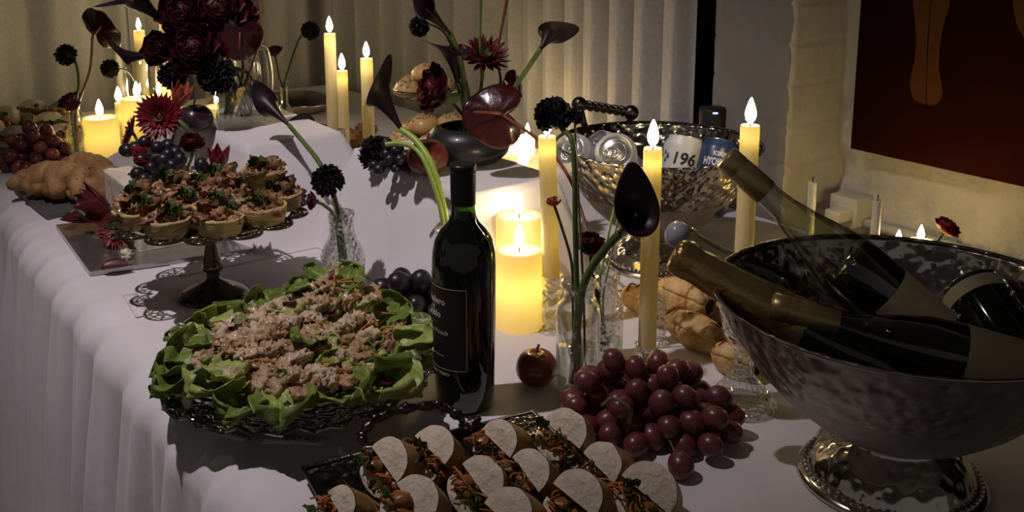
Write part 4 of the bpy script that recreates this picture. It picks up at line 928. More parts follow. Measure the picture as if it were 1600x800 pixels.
for i in range(7): q0 = UV(R(cu0+.01, cu1-.05), R(cv0+.05, cv1-.02), cz1+.002); m.tube(spl([q0, q0+UD*.02+V((0, 0, .006)), q0+UD*.035+VD*.01+V((0, 0, .003))], 8), [.003, .006], 8)
m.build('piped_swirls', 'frosting', t, world=True)
m = MB(); m.blob((0, 0, 0), (.010, .010, .008), 4, .6, 2, 3); o = m.build('frosting_dollop', 'frosting'); o.location = P(197, 397, .02); tag(o, 'fallen dollop of cream frosting on the silvery board', 'frosting')
c = UV((cu0+cu1)/2+.035, cv0+.055, cz1); rnd = random.Random(77)
GPX = [(213, 232, 1.80), (228, 222, 1.80), (247, 232, 1.78), (262, 228, 1.79), (275, 238, 1.78), (236, 262, 1.76), (215, 272, 1.75), (226, 280, 1.745), (255, 250, 1.76), (268, 258, 1.76), (281, 250, 1.77), (243, 248, 1.77), (198, 235, 1.80), (222, 250, 1.77), (262, 243, 1.77)]
t = thing('grape_bunch', 'bunch of black grapes spilling over the edge of the floral cake', 'grapes', c)
for px, py, Y in GPX: grape(t, Q(px, py, Y-.01)-c, .0128, 'grape_black', V((R(-1, 1), R(-1, 1), R(-.5, .5))))
m = MB(); m.tube(spl([Q(236, 252, 1.75), Q(240, 244, 1.745), Q(252, 243, 1.745), Q(262, 250, 1.75)], 14), .0018, 6); m.build('stems', 'grape_stem', t, world=True)
q = Q(315, 259, 1.70); t = thing('grape_bunch', 'single black grape on its stalk on the cake edge', 'grapes', q); grape(t, V(), .0125, 'grape_black', V((0, 0, 1))); m = MB(); m.tube(spl([q, Q(311, 247, 1.70), Q(309, 240, 1.71)], 8), .001, 5); m.build('stems', 'grape_stem', t, world=True)
# ------------------------------------------------------------ braided bread on slate
a, b, c_ = P(75, 344, .004), P(165, 322, .004), P(22, 300, .004); d_ = b+(c_-a)
t = thing('slate_board', 'dark slate board under the braided loaves', 'board', a.lerp(d_, .5)+V((0, 0, 0))); m = MB(); g_ = V((0, 0, .010))
m.add([a, b, d_, c_, a+g_, b+g_, d_+g_, c_+g_], [[0, 3, 2, 1], [4, 5, 6, 7], [0, 1, 5, 4], [1, 2, 6, 5], [2, 3, 7, 6], [3, 0, 4, 7]]); m.build('slab', 'slate', t, smooth=False, world=True)
def loaf(label, p0, p1, w, seed):
    t = thing('braided_loaf', label, 'bread', (p0+p1)/2); d = p1-p0; L = d.length; d.normalize(); s = V((-d.y, d.x, 0)); N = 7
    for i in range(N):
        q = (i+.5)/N; c = p0+d*(L*q); sg = 1 if i % 2 else -1; k = (.75+.5*sin(pi*q)); m = MB()
        path = spl([c-d*L*.17*1+s*(w*.5*sg*k)+V((0, 0, w*.35)), c+s*0+V((0, 0, w*.75*k)), c+d*L*.17-s*(w*.5*sg*k)+V((0, 0, w*.35))], 14)
        m.tube(path, [w*k*(.20+.21*sin(pi*j/14)**.8) for j in range(15)], 18)
        for q_ in m.v: q_ += V((0, 0, 1))*(w*.06*noise.noise(q_*70)+w*.05*noise.noise(q_*190))
        m.build('strand', 'loaf', t, world=True)
    m = MB()
    for k in range(60): q = random.Random(seed*100+k); f = q.uniform(.1, .9); a = q.uniform(-.5, .5); m.blob(p0+d*(L*f)+s*(w*a)+V((0, 0, w*(1.12-.6*a*a))), .0022, k, .4, 2, 1)
    m.build('sugar_topping', 'crumble', t, world=True)
loaf('golden braided loaf at the front of the slate board', P(40, 303, .014), P(150, 318, .014), .055, 1)
loaf('golden braided loaf at the back of the slate board', P(98, 287, .014), P(178, 296, .014), .052, 2)
# ------------------------------------------------------------ pastry tray behind the red grapes
tu0, tu1, tv0, tv1 = .80, 1.105, 1.005, 1.15
t = thing('pastry_tray', 'silver tray with a beaded rim under the golden rolled pastries', 'tray', UV((tu0+tu1)/2, (tv0+tv1)/2, .004)); m = MB()
def pt(a, b): u = tu0+(tu1-tu0)*a; v = tv0+(tv1-tv0)*b; e = min(u-tu0, tu1-u, v-tv0, tv1-v); return UV(u, v, .005+.013*sstep(.022, 0, e))
m.grid(pt, 50, 36); m.grid(lambda a, b: pt(1-a, b)-V((0, 0, .0012)), 50, 36); m.build('tray_body', 'tray_smooth', t, world=True)
m = MB(); cs = [(tu0, tv0), (tu1, tv0), (tu1, tv1), (tu0, tv1)]
for i in range(4):
    p0, p1 = UV(*cs[i], .018), UV(*cs[(i+1) % 4], .018); n = int((p1-p0).length/.005)
    for k in range(n): m.blob(p0.lerp(p1, k/n), .0026, 0, 0, 1, 1)
m.build('beaded_rim', 'silver_plain', t, world=True)
def pastry(label, a, b, r, seed):
    t = thing('rolled_pastry', label, 'pastry', (a+b)/2-V((0, 0, r)), 0, 'rolled pastries on the silver tray'); d = (b-a); L = d.length; M = at(a, d); m = MB(); m.M = M; K = 28; N = 12
    def fn(u, v):
        a_ = u*2*pi*1.18; k = 1.12+.30*noise.noise(V((cos(a_)*1.5, sin(a_)*1.5+seed, v*3)))+.12*noise.noise(V((cos(a_)*4, sin(a_)*4+seed, v*8)))+.16*(u-.5); e = .50+.50*sin(pi*min(max(v, .0), 1))**.6
        return V((r*k*e*cos(a_)*1.05, r*k*e*sin(a_), L*v))
    m.grid(fn, K, N); m.build('pastry_roll', 'flake', t, world=True, solid=.002)
    m = MB(); m.M = M; m.lathe([(0, .006), (r*.5, .006), (r*.72, L*.5), (r*.5, L-.006), (0, L-.006)], 16); m.build('filling', 'pulled_meat', t, world=True)
    m = MB(); rr = random.Random(seed)
    for k in range(4):
        f = .15+.2*k; z0 = (a+d*f)+V((0, 0, r*1.02)); s = V((-d.y, d.x, 0)).normalized(); m.tube(spl([z0-s*r*.7-V((0, 0, r*.25)), z0+V((rr.uniform(-.004, .004), 0, .003)), z0+d*.12+s*r*.5-V((0, 0, r*.1))], 8), .0014, 5)
    for k in range(24): f = rr.uniform(.05, .95); x = rr.uniform(-.7, .7); s = V((-d.y, d.x, 0)).normalized(); m.blob(a+d*f+s*(r*x)+V((0, 0, r*sqrt(1-x*x))), .0016, k, .5, 2, 1)
    m.build('tomato_strips', 'tomato_strip', t, world=True)
for lb, (ax_, ay), (bx, by), hz, r in (('golden rolled pastry lying crosswise at the near end of the tray', (1050, 500), (1128, 540), .024, .0195), ('golden rolled pastry at the far corner of the tray', (975, 462), (1042, 478), .024, .018), ('golden rolled pastry stacked on top of the others by the gold foil neck', (1035, 448), (1110, 480), .046, .019), ('golden rolled pastry with tomato strips in the middle of the tray', (1022, 492), (1072, 478), .024, .018), ('golden pastry half hidden under the bucket rim', (1118, 552), (1185, 575), .024, .018), ('golden rolled pastry behind the middle one on the tray', (1075, 470), (1140, 490), .024, .018)):
    pastry(lb, P(ax_, ay, hz), P(bx, by, hz), r, len(lb))
# ------------------------------------------------------------ bun tower behind the black bowl
tc = Q(692, 215, 2.08); tc.z = T+.003
t = thing('tiered_stand', 'two-tier glass stand of crumble buns behind the black bowl', 'stand', tc)
m = MB(); m.lathe([(0, 0), (.06, 0), (.061, .003), (.02, .012), (.010, .03), (.010, .10), (.115, .104), (.125, .112), (.122, .113), (.112, .108), (0, .108)], 48); m.build('lower_plate', 'plate_glass', t)
UC = V((-.035, .01, 0))
m = MB(); m.lathe([(.006, .108), (.006, .20), (.045, .205), (.072, .226), (.070, .227), (.043, .209), (0, .209)], 40, c=UC); m.build('upper_bowl', 'plate_glass', t)
def bun(label, p, r, seed, group):
    t = thing('crumble_bun', label, 'bun', p, seed, group); m = MB(); m.lathe([(0, 0), (r*.8, 0), (r, r*.22), (r*.97, r*.55), (r*.72, r*.88), (r*.3, r*1.02), (0, r*1.04)], 28); m.build('bun_body', 'bun', t)
    m = MB(); rr = random.Random(seed)
    for k in range(46): a = rr.uniform(0, 6.28); q = rr.uniform(0, .8); m.blob((r*q*cos(a), r*q*sin(a), r*(1.04-.45*q*q)), rr.uniform(.0025, .005), k, .5, 2, 1)
    m.build('crumble_topping', 'crumble', t)
k = 0
for x, y in ((-.075, -.03), (-.015, -.075), (.05, -.06), (.085, .0), (-.07, .045), (.03, .07), (0, 0)): bun('round crumble-topped bun on the lower tier behind the black bowl', tc+V((x, y, .109)), .034, k, 'buns on the lower tier'); k += 1
for x, y in ((-.035, -.02), (.025, -.03), (.03, .03), (-.03, .03)): bun('round golden bun in the upper tier bowl above the black bowl', tc+UC+V((x, y, .212)), .030, k, 'buns on the upper tier'); k += 1
bun('round golden bun topping the pile in the upper tier bowl', tc+UC+V((.0, 0, .242)), .030, k, None)
for x, y in ((-.035, -.04), (.02, -.03)): bun('crumble bun piled in the second layer of the lower tier', tc+V((x, y, .143)), .032, k+5, 'piled buns on the lower tier'); k += 1
# ------------------------------------------------------------ granola slices far behind the risers
gc = Q(535, 225, 2.42); gc.z = T+.002
t = thing('oval_tray', 'dark oval tray under the granola slices', 'tray', gc, .3); m = MB(); m.lathe([(0, .003), (.15, .003), (.17, .012), (.168, .014), (.148, .006), (0, .006)], 48); m.build('tray_body', 'tray_smooth', t)
rr = random.Random(9)
for i in range(20):
    a = rr.uniform(0, 6.28); q = rr.uniform(.0, .125); m = MB(); m.blob((0, 0, 0), (.030, .022, .017), i, .45, 2.5, 3)
    m.build('granola_slice', 'granola').matrix_basis = Matrix.Translation(gc+V((q*cos(a), q*sin(a), .026+(i//10)*.026))) @ Matrix.Rotation(rr.uniform(0, 6.28), 4, 'Z')
for o in list(COL.objects):
    if o.name.startswith('granola_slice'): tag(o, 'craggy brown granola slice on the oval tray', 'granola', 'granola slices on the oval tray')
# silver dish with lid beyond
p = Q(462, 176, 2.95); p.z = T+.002; t = thing('serving_dish', 'long covered silver dish beyond the small bottle vase', 'dish', p, .1); m = MB(); m.M = Matrix.Diagonal((1.5, 1, 1, 1)); m.lathe([(0, 0), (.05, 0), (.075, .02), (.085, .032), (.08, .033), (0, .03)], 40); m.build('dish_body', 'silver_plain', t)
m = MB(); m.M = Matrix.Diagonal((1.5, 1, 1, 1)); m.lathe([(.082, .034), (.07, .048), (.04, .058), (0, .062)], 40); m.build('lid', 'tray_smooth', t)
# ------------------------------------------------------------ far sandwich platter
fc = P(28, 222, .002); t = thing('round_platter', 'dark round platter of sandwiches behind the pinkish grapes', 'platter', fc); m = MB(); m.lathe([(0, .002), (.14, .002), (.17, .012), (.168, .014), (.14, .006), (0, .006)], 48); m.build('dish', 'tray_smooth', t)
rr = random.Random(15)
FS = [(15, 212, 2.45), (55, 212, 2.44), (95, 208, 2.46), (35, 192, 2.50), (75, 190, 2.52), (110, 192, 2.55), (8, 182, 2.56), (50, 170, 2.60), (90, 172, 2.62), (-15, 200, 2.50)]
for i, (px, py, Y) in enumerate(FS):
    f = P(px, py, .045+.02*(2.6-Y < .1)); sandwich('cut baguette sandwich on the dark round platter at the far end', f, (-.2+R(-.4, .4), -.6, .7), (.3+R(-.5, .5), .5, .6), .036, .032, .05, fc.z+.008, 300+i, 'sandwiches on the far platter', True, .6)
# ------------------------------------------------------------ flowers
def dirc(p, k=1.0): return (V((0, 0, CH))-V(p)).normalized()*k
def scab(m, r, seed, n=170, core=.58, pl=.56, pw=.20):
    rr = random.Random(seed); m.blob((0, 0, 0), r*core, seed, .2, 3, 2)
    for i in range(n):
        z = 1-1.75*(i+.5)/n; a = i*2.39996+rr.uniform(-.15, .15); s = sqrt(max(0, 1-z*z)); d = V((s*cos(a), s*sin(a), z)); q = at(d*r*core*.7, d, up=V((0, 0, 1)), roll=rr.uniform(-.4, .4))
        m2 = q @ Matrix.Rotation(pi/2, 4, 'X') @ Matrix.Rotation(rr.uniform(-.3, .3), 4, 'X'); m.petal(m2, r*pl*rr.uniform(.85, 1.1), r*pw*rr.uniform(.8, 1.2), .45, rr.uniform(-.6, .6), 4, 3, k=1.7, ruf=r*.07, ph=i)
def gerb(m, r, seed, rings=((30, 1.0, .10), (26, .86, .26), (20, .55, .5)), w=.10, curl=.25):
    rr = random.Random(seed)
    for n, l, el in rings:
        for i in range(n):
            a = 2*pi*i/n+rr.uniform(-.06, .06); M = Matrix.Rotation(a, 4, 'Z') @ Matrix.Translation((0, r*.12, 0)) @ Matrix.Rotation(el+rr.uniform(-.1, .1), 4, 'X'); m.petal(M, r*.88*l*rr.uniform(.9, 1.06), r*w, .4, curl, 4, 2, k=1.25)
    m.blob((0, 0, r*.06), (r*.22, r*.22, r*.12), seed, .35, 6, 2)
def ranun(m, r, seed, n=46):
    rr = random.Random(seed); m.blob((0, 0, r*.15), r*.45, seed, .2, 3, 2)
    for i in range(n):
        q = (i+.5)/n; a = i*2.39996; el = .15+1.25*(1-q); M = Matrix.Rotation(a, 4, 'Z') @ Matrix.Translation((0, r*(.05+.22*q), -r*.25*q)) @ Matrix.Rotation(el, 4, 'X'); m.petal(M, r*(.62+.28*q), r*(.30+.16*q), .5, .75, 5, 5, k=1.35, ruf=r*.09, ph=i*1.3)
def tulip(m, r, L, seed):
    for i in range(6): m.petal(Matrix.Rotation(i*pi/3, 4, 'Z') @ Matrix.Translation((0, r*.25, 0)) @ Matrix.Rotation(.95 if i % 2 else 1.08, 4, 'X'), L, r*.62, .55, .42, 7, 6, k=.8, tip=.2)
def calla(m, L, r, seed, open_=1.0, curl=.35):
    def fn(a, b):
        th = a*2*pi; c = cos(th); t = b; f = (1+c)/2                # f = 1 on the tip side
        rad = .11*r+r*(.30*t+.52*t**2.4); z = L*t*(.74+.26*f**1.5); off = .10*r*t
        if t > .75:
            k = (t-.75)/.25; rad += r*.30*k*k*(.35+.65*f); z -= L*.05*k*k*(1-f); z += L*.20*k*f**7; off += r*.55*k*k*f**9
        return V((rad*cos(th)+off, rad*sin(th)*(1-.06*t), z))
    m.grid(fn, 40, 26, closeu=True)
def anth(m, s, seed):
    def fn(a, b):
        th = a*2*pi; q = abs((th/pi) % 2-1) if False else 0
        rr_ = s*(.62+.20*cos(th)-.10*cos(2*th)+.06*cos(3*th)); n_ = abs(sin((th-pi)/2)); rr_ *= (.55+.45*sstep(0, .35, n_))
        x = rr_*b*cos(th); y = rr_*b*sin(th)*.92
        z = .10*s*(b*b)*cos(2*th)-.10*s*b*b+.03*s*sin(6*th+3)*b*b*b+.012*s*sin(th*11)*b*b
        return V((x, y, z))
    m.grid(fn, 48, 14, closeu=True)
def flower(name, label, stem, kind, size, d, bmat, smat='stem_green', sr=.0028, up=V((0, 0, 1)), seed=1, group=None, L=None, roll=0.0, leaf_=False, calyx=True):
    stem = [V(p) for p in stem]; t = thing(name, label, 'flower', stem[0], 0, group)
    tip = stem[-1]; d = V(d).normalized()
    m = MB(); m.tube(spl(stem, max(20, 10*len(stem))), sr, 8); m.build('stem', smat, t, world=True)
    m = MB(); m.M = at(tip, d, up=V(up), roll=roll)
    if kind == 'scab': scab(m, size, seed)
    elif kind == 'gerb': gerb(m, size, seed)
    elif kind == 'mum': gerb(m, size, seed, ((18, 1.0, .05), (16, .95, .4), (12, .7, .8)), .10, .35)
    elif kind == 'ranun': ranun(m, size, seed)
    elif kind == 'bud': ranun(m, size, seed, 14)
    elif kind == 'tulip': tulip(m, size, L, seed)
    elif kind == 'calla': calla(m, L, size, seed)
    elif kind == 'anth': anth(m, size, seed)
    m.build('spathe' if kind in ('calla', 'anth') else 'petals', bmat, t, world=True, solid=.0008 if kind in ('calla', 'anth', 'tulip') else 0)
    if kind == 'anth':
        m = MB(); M = at(tip, d, up=V(up), roll=roll); q = [M @ V(c) for c in ((-size*.02, 0, .004), (size*.22, 0, size*.14), (size*.52, 0, size*.17))]; m.tube(spl(q, 10), [size*.038, size*.022], 8); m.build('spadix', 'stem_red', t, world=True)
    elif kind == 'calla':
        m = MB(); m.M = at(tip, d, up=V(up), roll=roll); m.tube([(0, 0, L*.2), (0, 0, L*.75)], [size*.12, size*.07], 8); m.build('spadix', 'petal_wine', t, world=True)
    elif calyx:
        m = MB(); m.M = at(tip, d, up=V(up), roll=roll)
        for i in range(6): m.petal(Matrix.Rotation(i*pi/3, 4, 'Z') @ Matrix.Translation((0, 0, -size*.55 if kind in ('scab', 'ranun') else -size*.08)) @ Matrix.Rotation(.7, 4, 'X'), size*.5, size*.14, .3, .6, 4, 2)
        m.build('sepals', smat, t, world=True)
    return t
# --- front clear vase: black ball flower, calla; textured vase: ranunculus, roses, buds
b = vF+V((0, 0, .012))
flower('scabiosa', 'large black ball-shaped scabiosa above the lit taper, facing the can bucket', [b+V((.004, 0, 0)), Q(902, 470, 1.185), Q(899, 360, 1.185), Q(898, 260, 1.19), Q(893, 218, 1.20), Q(880, 203, 1.22), Q(864, 180, 1.235)], 'scab', .0255, (-.2, .25, .9), 'petal_black', sr=.0034, seed=3)
flower('scabiosa', 'small black scabiosa bud just behind the large black ball flower', [vF+V((.010, .006, .012)), Q(912, 470, 1.20), Q(905, 330, 1.25), Q(900, 230, 1.27), Q(898, 182, 1.275)], 'scab', .0115, (.3, -.2, .6), 'petal_black', 'stem_dark', sr=.0016, seed=8)
flower('calla_lily', 'dark burgundy calla lily opening beside the lit taper over the pastry tray', [b+V((-.006, .004, 0)), Q(905, 480, 1.185), Q(918, 430, 1.18), Q(945, 390, 1.17), Q(968, 364, 1.165)], 'calla', .029, Q(1016, 314, 1.115)-Q(968, 364, 1.165), 'calla', sr=.0052, L=.062, up=(.2, -.3, 1), seed=2)
b2_ = v2+V((0, 0, .012))
flower('ranunculus', 'dark wine-red ranunculus between the two glass bottle vases', [b2_, Q(936, 480, 1.27), Q(926, 430, 1.26), Q(921, 385, 1.255)], 'ranun', .0245, (.1, -.35, .9), 'petal_wine', 'stem_dark', sr=.0024, seed=5)
flower('rose_bud', 'small dusky red rose in front of the tall taper', [vF+V((-.004, .008, .012)), Q(895, 470, 1.20), Q(893, 410, 1.20), Q(876, 350, 1.21), Q(865, 318, 1.215)], 'bud', .0125, (-.2, -.2, 1), 'petal_orange', 'stem_dark', sr=.0018, seed=6)
flower('flower_bud', 'closed pinkish bud on a thin green stem beside the calla', [b2_+V((.004, 0, 0)), Q(942, 470, 1.28), Q(955, 400, 1.29), Q(966, 340, 1.29), Q(974, 324, 1.29)], 'bud', .0055, (.2, 0, 1), 'petal_orange', 'stem_bright', sr=.0014, seed=7)
flower('flower_bud', 'dark bud on a thin pale stem reaching toward the can bucket', [b2_+V((.006, .004, 0)), Q(936, 465, 1.29), Q(948, 380, 1.31), Q(965, 310, 1.33), Q(988, 268, 1.34)], 'bud', .008, (.4, 0, .9), 'petal_black', 'stem_bright', sr=.0018, seed=9)
flower('anthurium', 'glossy dark red anthurium leaning over the squat black bowl', [b2_+V((-.006, 0, 0)), Q(934, 470, 1.285), Q(926, 400, 1.30), Q(905, 320, 1.36), Q(880, 262, 1.42), Q(840, 218, 1.50), Q(783, 178, 1.565)], 'anth', .080, (-.12, -.9, .42), 'anthurium', 'stem_red', sr=.0026, up=(-1, 0, .02), seed=4)
# --- carafe behind the salad
b = vL+V((0, 0, .012))
flower('scabiosa', 'black scabiosa standing in the pressed-glass carafe', [b+V((.006, 0, 0)), Q(540, 440, 1.515), Q(532, 360, 1.515), Q(525, 315, 1.515), Q(512, 282, 1.515)], 'scab', .0275, (-.15, -.6, .75), 'petal_black', sr=.0032, seed=13)
flower('carnation', 'small wine-red flower drooping below the black scabiosa', [b+V((-.006, .004, 0)), Q(534, 430, 1.50), Q(524, 345, 1.50), Q(508, 322, 1.50), Q(490, 314, 1.495)], 'ranun', .0165, (-.8, -.4, .1), 'petal_wine', sr=.0026, seed=14)
flower('calla_lily', 'dark calla lily leaning left across the draped riser', [b+V((0, .008, 0)), Q(540, 420, 1.53), Q(525, 320, 1.60), Q(500, 256, 1.68), Q(452, 196, 1.78)], 'calla', .021, Q(385, 132, 1.87)-Q(452, 196, 1.78), 'calla', sr=.0045, L=.088, up=(-.4, -.2, .9), seed=3)
# --- vase behind the wine bottle: calla with trailing tip, cut stem
b = vB+V((0, 0, .012))
flower('calla_lily', 'black calla lily with a curled tip leaning over the riser edge', [b, Q(702, 420, 1.42), Q(695, 335, 1.42), Q(675, 260, 1.45), Q(652, 222, 1.48), Q(627, 202, 1.50)], 'calla', .026, Q(588, 140, 1.53)-Q(627, 202, 1.50), 'calla', 'stem_bright', sr=.005, L=.088, up=(.85, -.15, .5), seed=5)
t = thing('bare_twig', 'bent bright green bare stem beside the curled calla', 'stem', b+V((-.004, .005, 0))); m = MB(); m.tube(spl([b+V((-.004, .005, 0)), Q(698, 420, 1.415), Q(690, 335, 1.415), Q(668, 262, 1.44), Q(648, 232, 1.46), Q(620, 224, 1.465), Q(602, 226, 1.465)], 50), .0035, 8); m.build('stem', 'stem_bright', t, world=True)
p = Q(588, 240, 1.68); flower('scabiosa', 'black scabiosa head lying on the riser next to the black berries', [Q(612, 262, 1.66), Q(600, 252, 1.67), p], 'scab', .033, (-.35, -.75, .35), 'petal_black', 'stem_dark', seed=16)
# --- arrangement in the black bowl
b = bw+V((0, 0, .016)); c = Q(735, 205, 1.68)
def bst(px, py, Y, *mid): return [b+V((R(-.015, .015), R(-.015, .015), 0)), c+V((R(-.02, .02), R(-.015, .015), 0))]+[Q(*q) for q in mid]+[Q(px, py, Y)]
flower('calla_lily', 'black calla lily arching up left, uppermost of the black bowl arrangement', bst(703, 52, 1.62, (727, 150, 1.66), (718, 90, 1.64)), 'calla', .018, Q(655, 3, 1.58)-Q(703, 52, 1.62), 'calla', sr=.0045, L=.082, up=(-.3, .3, .9), seed=21)
flower('scabiosa', 'small black scabiosa hanging under the uppermost calla', bst(655, 42, 1.64, (725, 140, 1.67), (700, 60, 1.65), (672, 38, 1.645)), 'scab', .018, (-.5, -.5, -.2), 'petal_black', 'stem_dark', sr=.002, seed=22)
flower('calla_lily', 'black calla lily in the middle of the bowl arrangement, opening upward', bst(715, 128, 1.66, (730, 180, 1.68)), 'calla', .030, V((-.10, -.12, 1)), 'calla', sr=.005, L=.070, up=(-.8, -.5, .2), seed=23)
flower('peony', 'ruffled deep red peony at the side of the bowl arrangement', bst(685, 140, 1.68, (715, 170, 1.69)), 'ranun', .048, (-.7, -.5, .25), 'petal_deepred', seed=24)
flower('chrysanthemum', 'spiky wine-red chrysanthemum in the bowl arrangement', bst(757, 92, 1.70, (750, 150, 1.69)), 'mum', .047, (.1, -.55, .8), 'petal_deepred', sr=.003, seed=25)
flower('carnation', 'small red ruffled flower beside the spiky chrysanthemum', bst(712, 85, 1.70, (733, 150, 1.69)), 'ranun', .022, (-.1, -.6, .7), 'petal_red', seed=26)
flower('calla_lily', 'dark calla lily reaching far right from the black bowl', bst(845, 76, 1.62, (775, 180, 1.66), (812, 125, 1.64)), 'calla', .023, Q(872, 34, 1.66)-Q(845, 76, 1.62), 'calla', sr=.004, L=.046, up=(.8, -.6, -.1), seed=27)
flower('anthurium', 'narrow speckled dark anthurium beside the far-reaching calla', bst(806, 140, 1.69, (775, 190, 1.68), (792, 168, 1.68)), 'anth', .044, (.75, -.55, .25), 'anthurium', 'stem_red', sr=.002, up=(-.1, 0, 1), seed=28)
for px, py, x2, y2, sm, lb in ((752, -40, 750, 70, 'stem_green', 'tall thin green stem rising out of the bowl arrangement'), (800, -40, 778, 80, 'stem_red', 'tall thin reddish stem curving out of the bowl arrangement')):
    t = thing('bare_twig', lb, 'stem', b); m = MB(); m.tube(spl([b, c, Q(x2+2, 140, 1.69), Q(x2, y2, 1.70), Q(px, py, 1.70)], 40), .0024, 8); m.build('stem', sm, t, world=True)
t = thing('leaf_sprig', 'rounded green leaf below the ruffled deep red peony', 'leaf', Q(722, 150, 1.66)); m = MB(); m.M = at(Q(722, 148, 1.66), (-.95, -.2, -.05), up=(0, -.6, .8)) @ Matrix.Rotation(pi/2, 4, 'X'); m.petal(Matrix(), .048, .014, .4, .3, 8, 6); m.build('blade', 'leaf_green', t, world=True)
m = MB(); m.tube(spl([b, c, Q(722, 150, 1.66)], 14), .002, 6); m.build('stem', 'stem_green', t, world=True)
# --- big dark bouquet in the square vase
b = vQ+V((0, 0, .015)); c = vQ+V((0, 0, .10))
def qst(px, py, Y): return [b+V((R(-.025, .025), R(-.025, .025), 0)), c+V((R(-.03, .03), R(-.03, .03), 0)), Q(px, py, Y)]
QF = [('peony', 'ruffled dark peony at the upper left of the tall dark bouquet', 285, 22, 1.93, 'ranun', .056, 'petal_wine'), ('peony', 'ruffled dark peony at the top of the tall dark bouquet', 338, 14, 1.95, 'ranun', .060, 'petal_wine'), ('carnation', 'red-tinged carnation at the upper right of the tall dark bouquet', 378, 22, 1.97, 'ranun', .036, 'petal_deepred'), ('peony', 'large dark peony at the heart of the tall dark bouquet', 300, 78, 1.90, 'ranun', .060, 'petal_wine'), ('peony', 'dark peony at the outer left of the tall dark bouquet', 250, 78, 1.92, 'ranun', .040, 'petal_wine'), ('scabiosa', 'black scabiosa low in the tall bouquet above the square vase', 338, 118, 1.90, 'scab', .040, 'petal_black'), ('scabiosa', 'black scabiosa low at the left of the tall bouquet above the plum', 270, 118, 1.92, 'scab', .030, 'petal_black'), ('peony', 'dark peony behind the smooth dark anthurium in the tall bouquet', 335, 62, 1.98, 'ranun', .055, 'petal_wine')]
for i, (nm, lb, px, py, Y, kd, sz, mt) in enumerate(QF): p = Q(px, py, Y); flower(nm, lb, qst(px, py, Y), kd, sz, dirc(p)+V(((px-310)/200, 0, .3)), mt, 'stem_dark', sr=.0026, seed=40+i)
flower('anthurium', 'smooth dark red anthurium on the right side of the tall bouquet', qst(375, 52, 1.92), 'anth', .066, (.25, -.9, .2), 'anthurium', 'stem_red', up=(-.1, 0, -1), seed=51)
flower('calla_lily', 'dark calla lily arching out of the upper left of the tall bouquet', qst(262, 38, 1.93), 'calla', .030, Q(205, -6, 1.90)-Q(262, 38, 1.93), 'calla', L=.10, up=(-.5, -.2, -.8), seed=52)
flower('calla_lily', 'dark calla lily pointing straight left out of the tall bouquet', qst(246, 88, 1.93), 'calla', .018, Q(190, 88, 1.91)-Q(246, 88, 1.93), 'calla', L=.075, up=(-.2, -.4, .9), seed=53)
t = thing('bare_twig', 'long curved bare stem rising right of the tall dark bouquet', 'stem', b); m = MB(); m.tube(spl([b, c+V((.03, 0, 0)), Q(396, 95, 1.95), Q(410, 45, 1.95), Q(403, -20, 1.95)], 30), .0022, 8); m.build('stem', 'stem_orange', t, world=True)
# --- left vase: scabiosa, anthurium, cut flower
b = vA+V((0, 0, .012)); q = V((0, 0, .115))
flower('scabiosa', 'dark scabiosa seen from behind with a green centre, over the far sandwiches', [b, vA+q, Q(123, 130, 2.34), Q(116, 92, 2.34), Q(103, 86, 2.33)], 'scab', .027, (-.9, .5, .0), 'petal_black', sr=.003, seed=61)
flower('anthurium', 'big dark anthurium on an orange stem, far behind the braided bread', [b, vA+q+V((.004, 0, 0)), Q(140, 110, 2.34), Q(145, 55, 2.34), Q(152, 50, 2.33)], 'anth', .082, (-.35, -.85, -.35), 'anthurium', 'stem_orange', sr=.003, up=(.75, -.2, .6), seed=62)
flower('carnation', 'small crimson flower on a bright green stem in the far bottle vase', [b, vA+q+V((-.004, -.004, 0)), Q(117, 168, 2.30)], 'ranun', .020, (-.2, -.4, .9), 'petal_red', 'stem_bright', sr=.0045, seed=63)
p = Q(172, 107, 2.55); pb = V((p.x, p.y+.05, T+.002)); flower('scabiosa', 'black scabiosa floating dark between the anthurium and the pitcher', [Q(222, 150, 2.70), Q(200, 112, 2.60), p], 'scab', .026, dirc(p), 'petal_black', 'stem_dark', sr=.002, seed=64)
p = Q(112, 160, 2.56); flower('peony', 'dark wine-red bloom resting among the far sandwiches', [p+V((.02, .03, -.05)), p], 'ranun', .036, (-.2, -.4, .9), 'petal_wine', seed=65)
# --- small far bottle vase
b = vC+V((0, 0, .012)); q = V((0, 0, .115))
flower('scabiosa', 'dark scabiosa ball on a tall curved stem left of the three tapers', [b, vC+q, Q(450, 110, 2.70), Q(468, 60, 2.70), Q(485, 48, 2.69)], 'scab', .027, (.5, -.5, .5), 'petal_black', 'stem_dark', sr=.0026, seed=71)
flower('carnation', 'dull red carnation in the small far bottle vase', [b, vC+q+V((-.004, 0, 0)), Q(436, 120, 2.70), Q(429, 82, 2.70)], 'ranun', .028, (-.1, -.2, 1), 'petal_wine', 'stem_dark', sr=.0026, seed=72)
p = Q(468, 190, 2.02); t = thing('fallen_petal', 'dark fallen petal behind the leaning calla on the riser', 'petal', p); m = MB(); m.M = at(p, (.2, -.9, .3), up=(0, 0, 1)); m.petal(Matrix.Translation((0, -.03, 0)), .055, .016, .4, .3, 8, 6); m.build('blade', 'calla', t, world=True, solid=.0008)
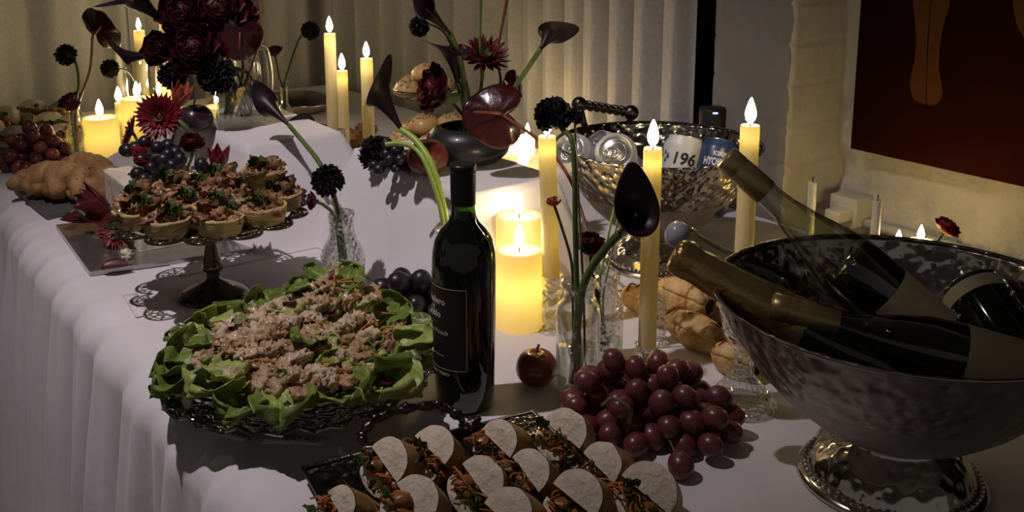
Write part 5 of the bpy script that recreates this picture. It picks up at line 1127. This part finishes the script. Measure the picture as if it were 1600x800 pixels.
# --- flowers on the cake
cc = UV((cu0+cu1)/2, (cv0+cv1)/2, cz1)
flower('gerbera', 'crimson gerbera standing upright on the floral cake', [UV(1.83, .53, cz1-.01), Q(290, 215, 1.79), Q(283, 192, 1.79), Q(262, 186, 1.80), Q(250, 182, 1.80)], 'gerb', .047, (.05, -.9, .25), 'petal_red', 'stem_green', sr=.0045, seed=81)
flower('gerbera', 'crimson gerbera turned edge-on at the front of the cake top', [UV(1.86, .52, cz1-.005), Q(235, 255, 1.78), Q(232, 245, 1.77)], 'gerb', .036, (.30, -.35, .9), 'petal_red', sr=.003, seed=82)
flower('gerbera', 'crimson gerbera at the far left corner of the cake', [UV(1.90, .53, cz1-.005), Q(215, 222, 1.85), Q(207, 207, 1.86)], 'gerb', .036, (-.85, -.35, .35), 'petal_red', sr=.003, seed=83)
flower('tulip', 'orange-red tulip petals above the upright gerbera', [UV(1.86, .56, cz1-.005), Q(274, 200, 1.82), Q(277, 168, 1.82)], 'tulip', .018, (.35, 0, .95), 'petal_orange', sr=.003, L=.05, seed=84)
flower('rose', 'dusky brown-red rose behind the black grapes on the cake', [UV(1.80, .57, cz1-.005), Q(300, 245, 1.76), Q(300, 226, 1.77)], 'ranun', .026, (.2, -.5, .8), 'petal_deepred', seed=85)
flower('tulip', 'dark red tulip standing at the near corner of the cake', [UV(1.755, .59, cz1-.01), Q(336, 292, 1.70), Q(340, 268, 1.70)], 'tulip', .020, (.18, -.1, 1), 'petal_red', sr=.003, L=.048, seed=86)
flower('gerbera', 'crimson gerbera fallen on the silvery board below the cake', [P(200, 375, .03), P(192, 368, .035), P(184, 358, .045)], 'gerb', .040, (-.35, -.9, .3), 'petal_red', sr=.003, seed=87)
flower('tulip', 'open red tulip lying by the cake, petals spread over the board corner', [P(185, 345, .02), P(178, 338, .03), P(172, 335, .04)], 'tulip', .046, (-.80, -.3, .5), 'petal_deepred', sr=.003, L=.072, seed=88)
for px, py, h, dd, L_, W_, lb in ((120, 350, .02, (-.8, -.5, .1), .06, .026, 'broad glossy red petal hanging over the corner of the silvery board'), (160, 352, .03, (.3, -.8, .2), .07, .028, 'broad glossy red petal curled beside the fallen gerbera'), (182, 417, .015, (1, .1, 0), .05, .014, 'dark red petal lying flat on the silvery board')):
    p = P(px, py, h); t = thing('flower_petal', lb, 'petal', p); m = MB(); m.M = at(p, (0, -.2, 1), up=dd) @ Matrix.Rotation(-pi/2, 4, 'Z'); m.petal(Matrix.Translation((0, -L_/2, 0)), L_, W_, .5, .5 if h > .016 else .1, 8, 8); m.build('blade', 'petal_deepred', t, world=True, solid=.0008)
# --- rose by the wall behind the big bucket
q = WV(1478, 358, 1.42); qb = WV(1452, 392, 1.44); vb = V((qb.x, qb.y, T+.003))
vase('small clear bud vase hidden behind the big wine bucket', vb, [(.018, 0), (.02, .003), (.02, .03), (.011, .045), (.011, .055)], .02)
flower('rose', 'single red rose in front of the candlelit plaster wall', [vb+V((0, 0, .01)), vb+V((0, 0, .05)), WV(1460, 384, 1.43), q], 'ranun', .024, (.35, -.3, .8), 'rose_red', 'stem_dark', sr=.0022, seed=91)
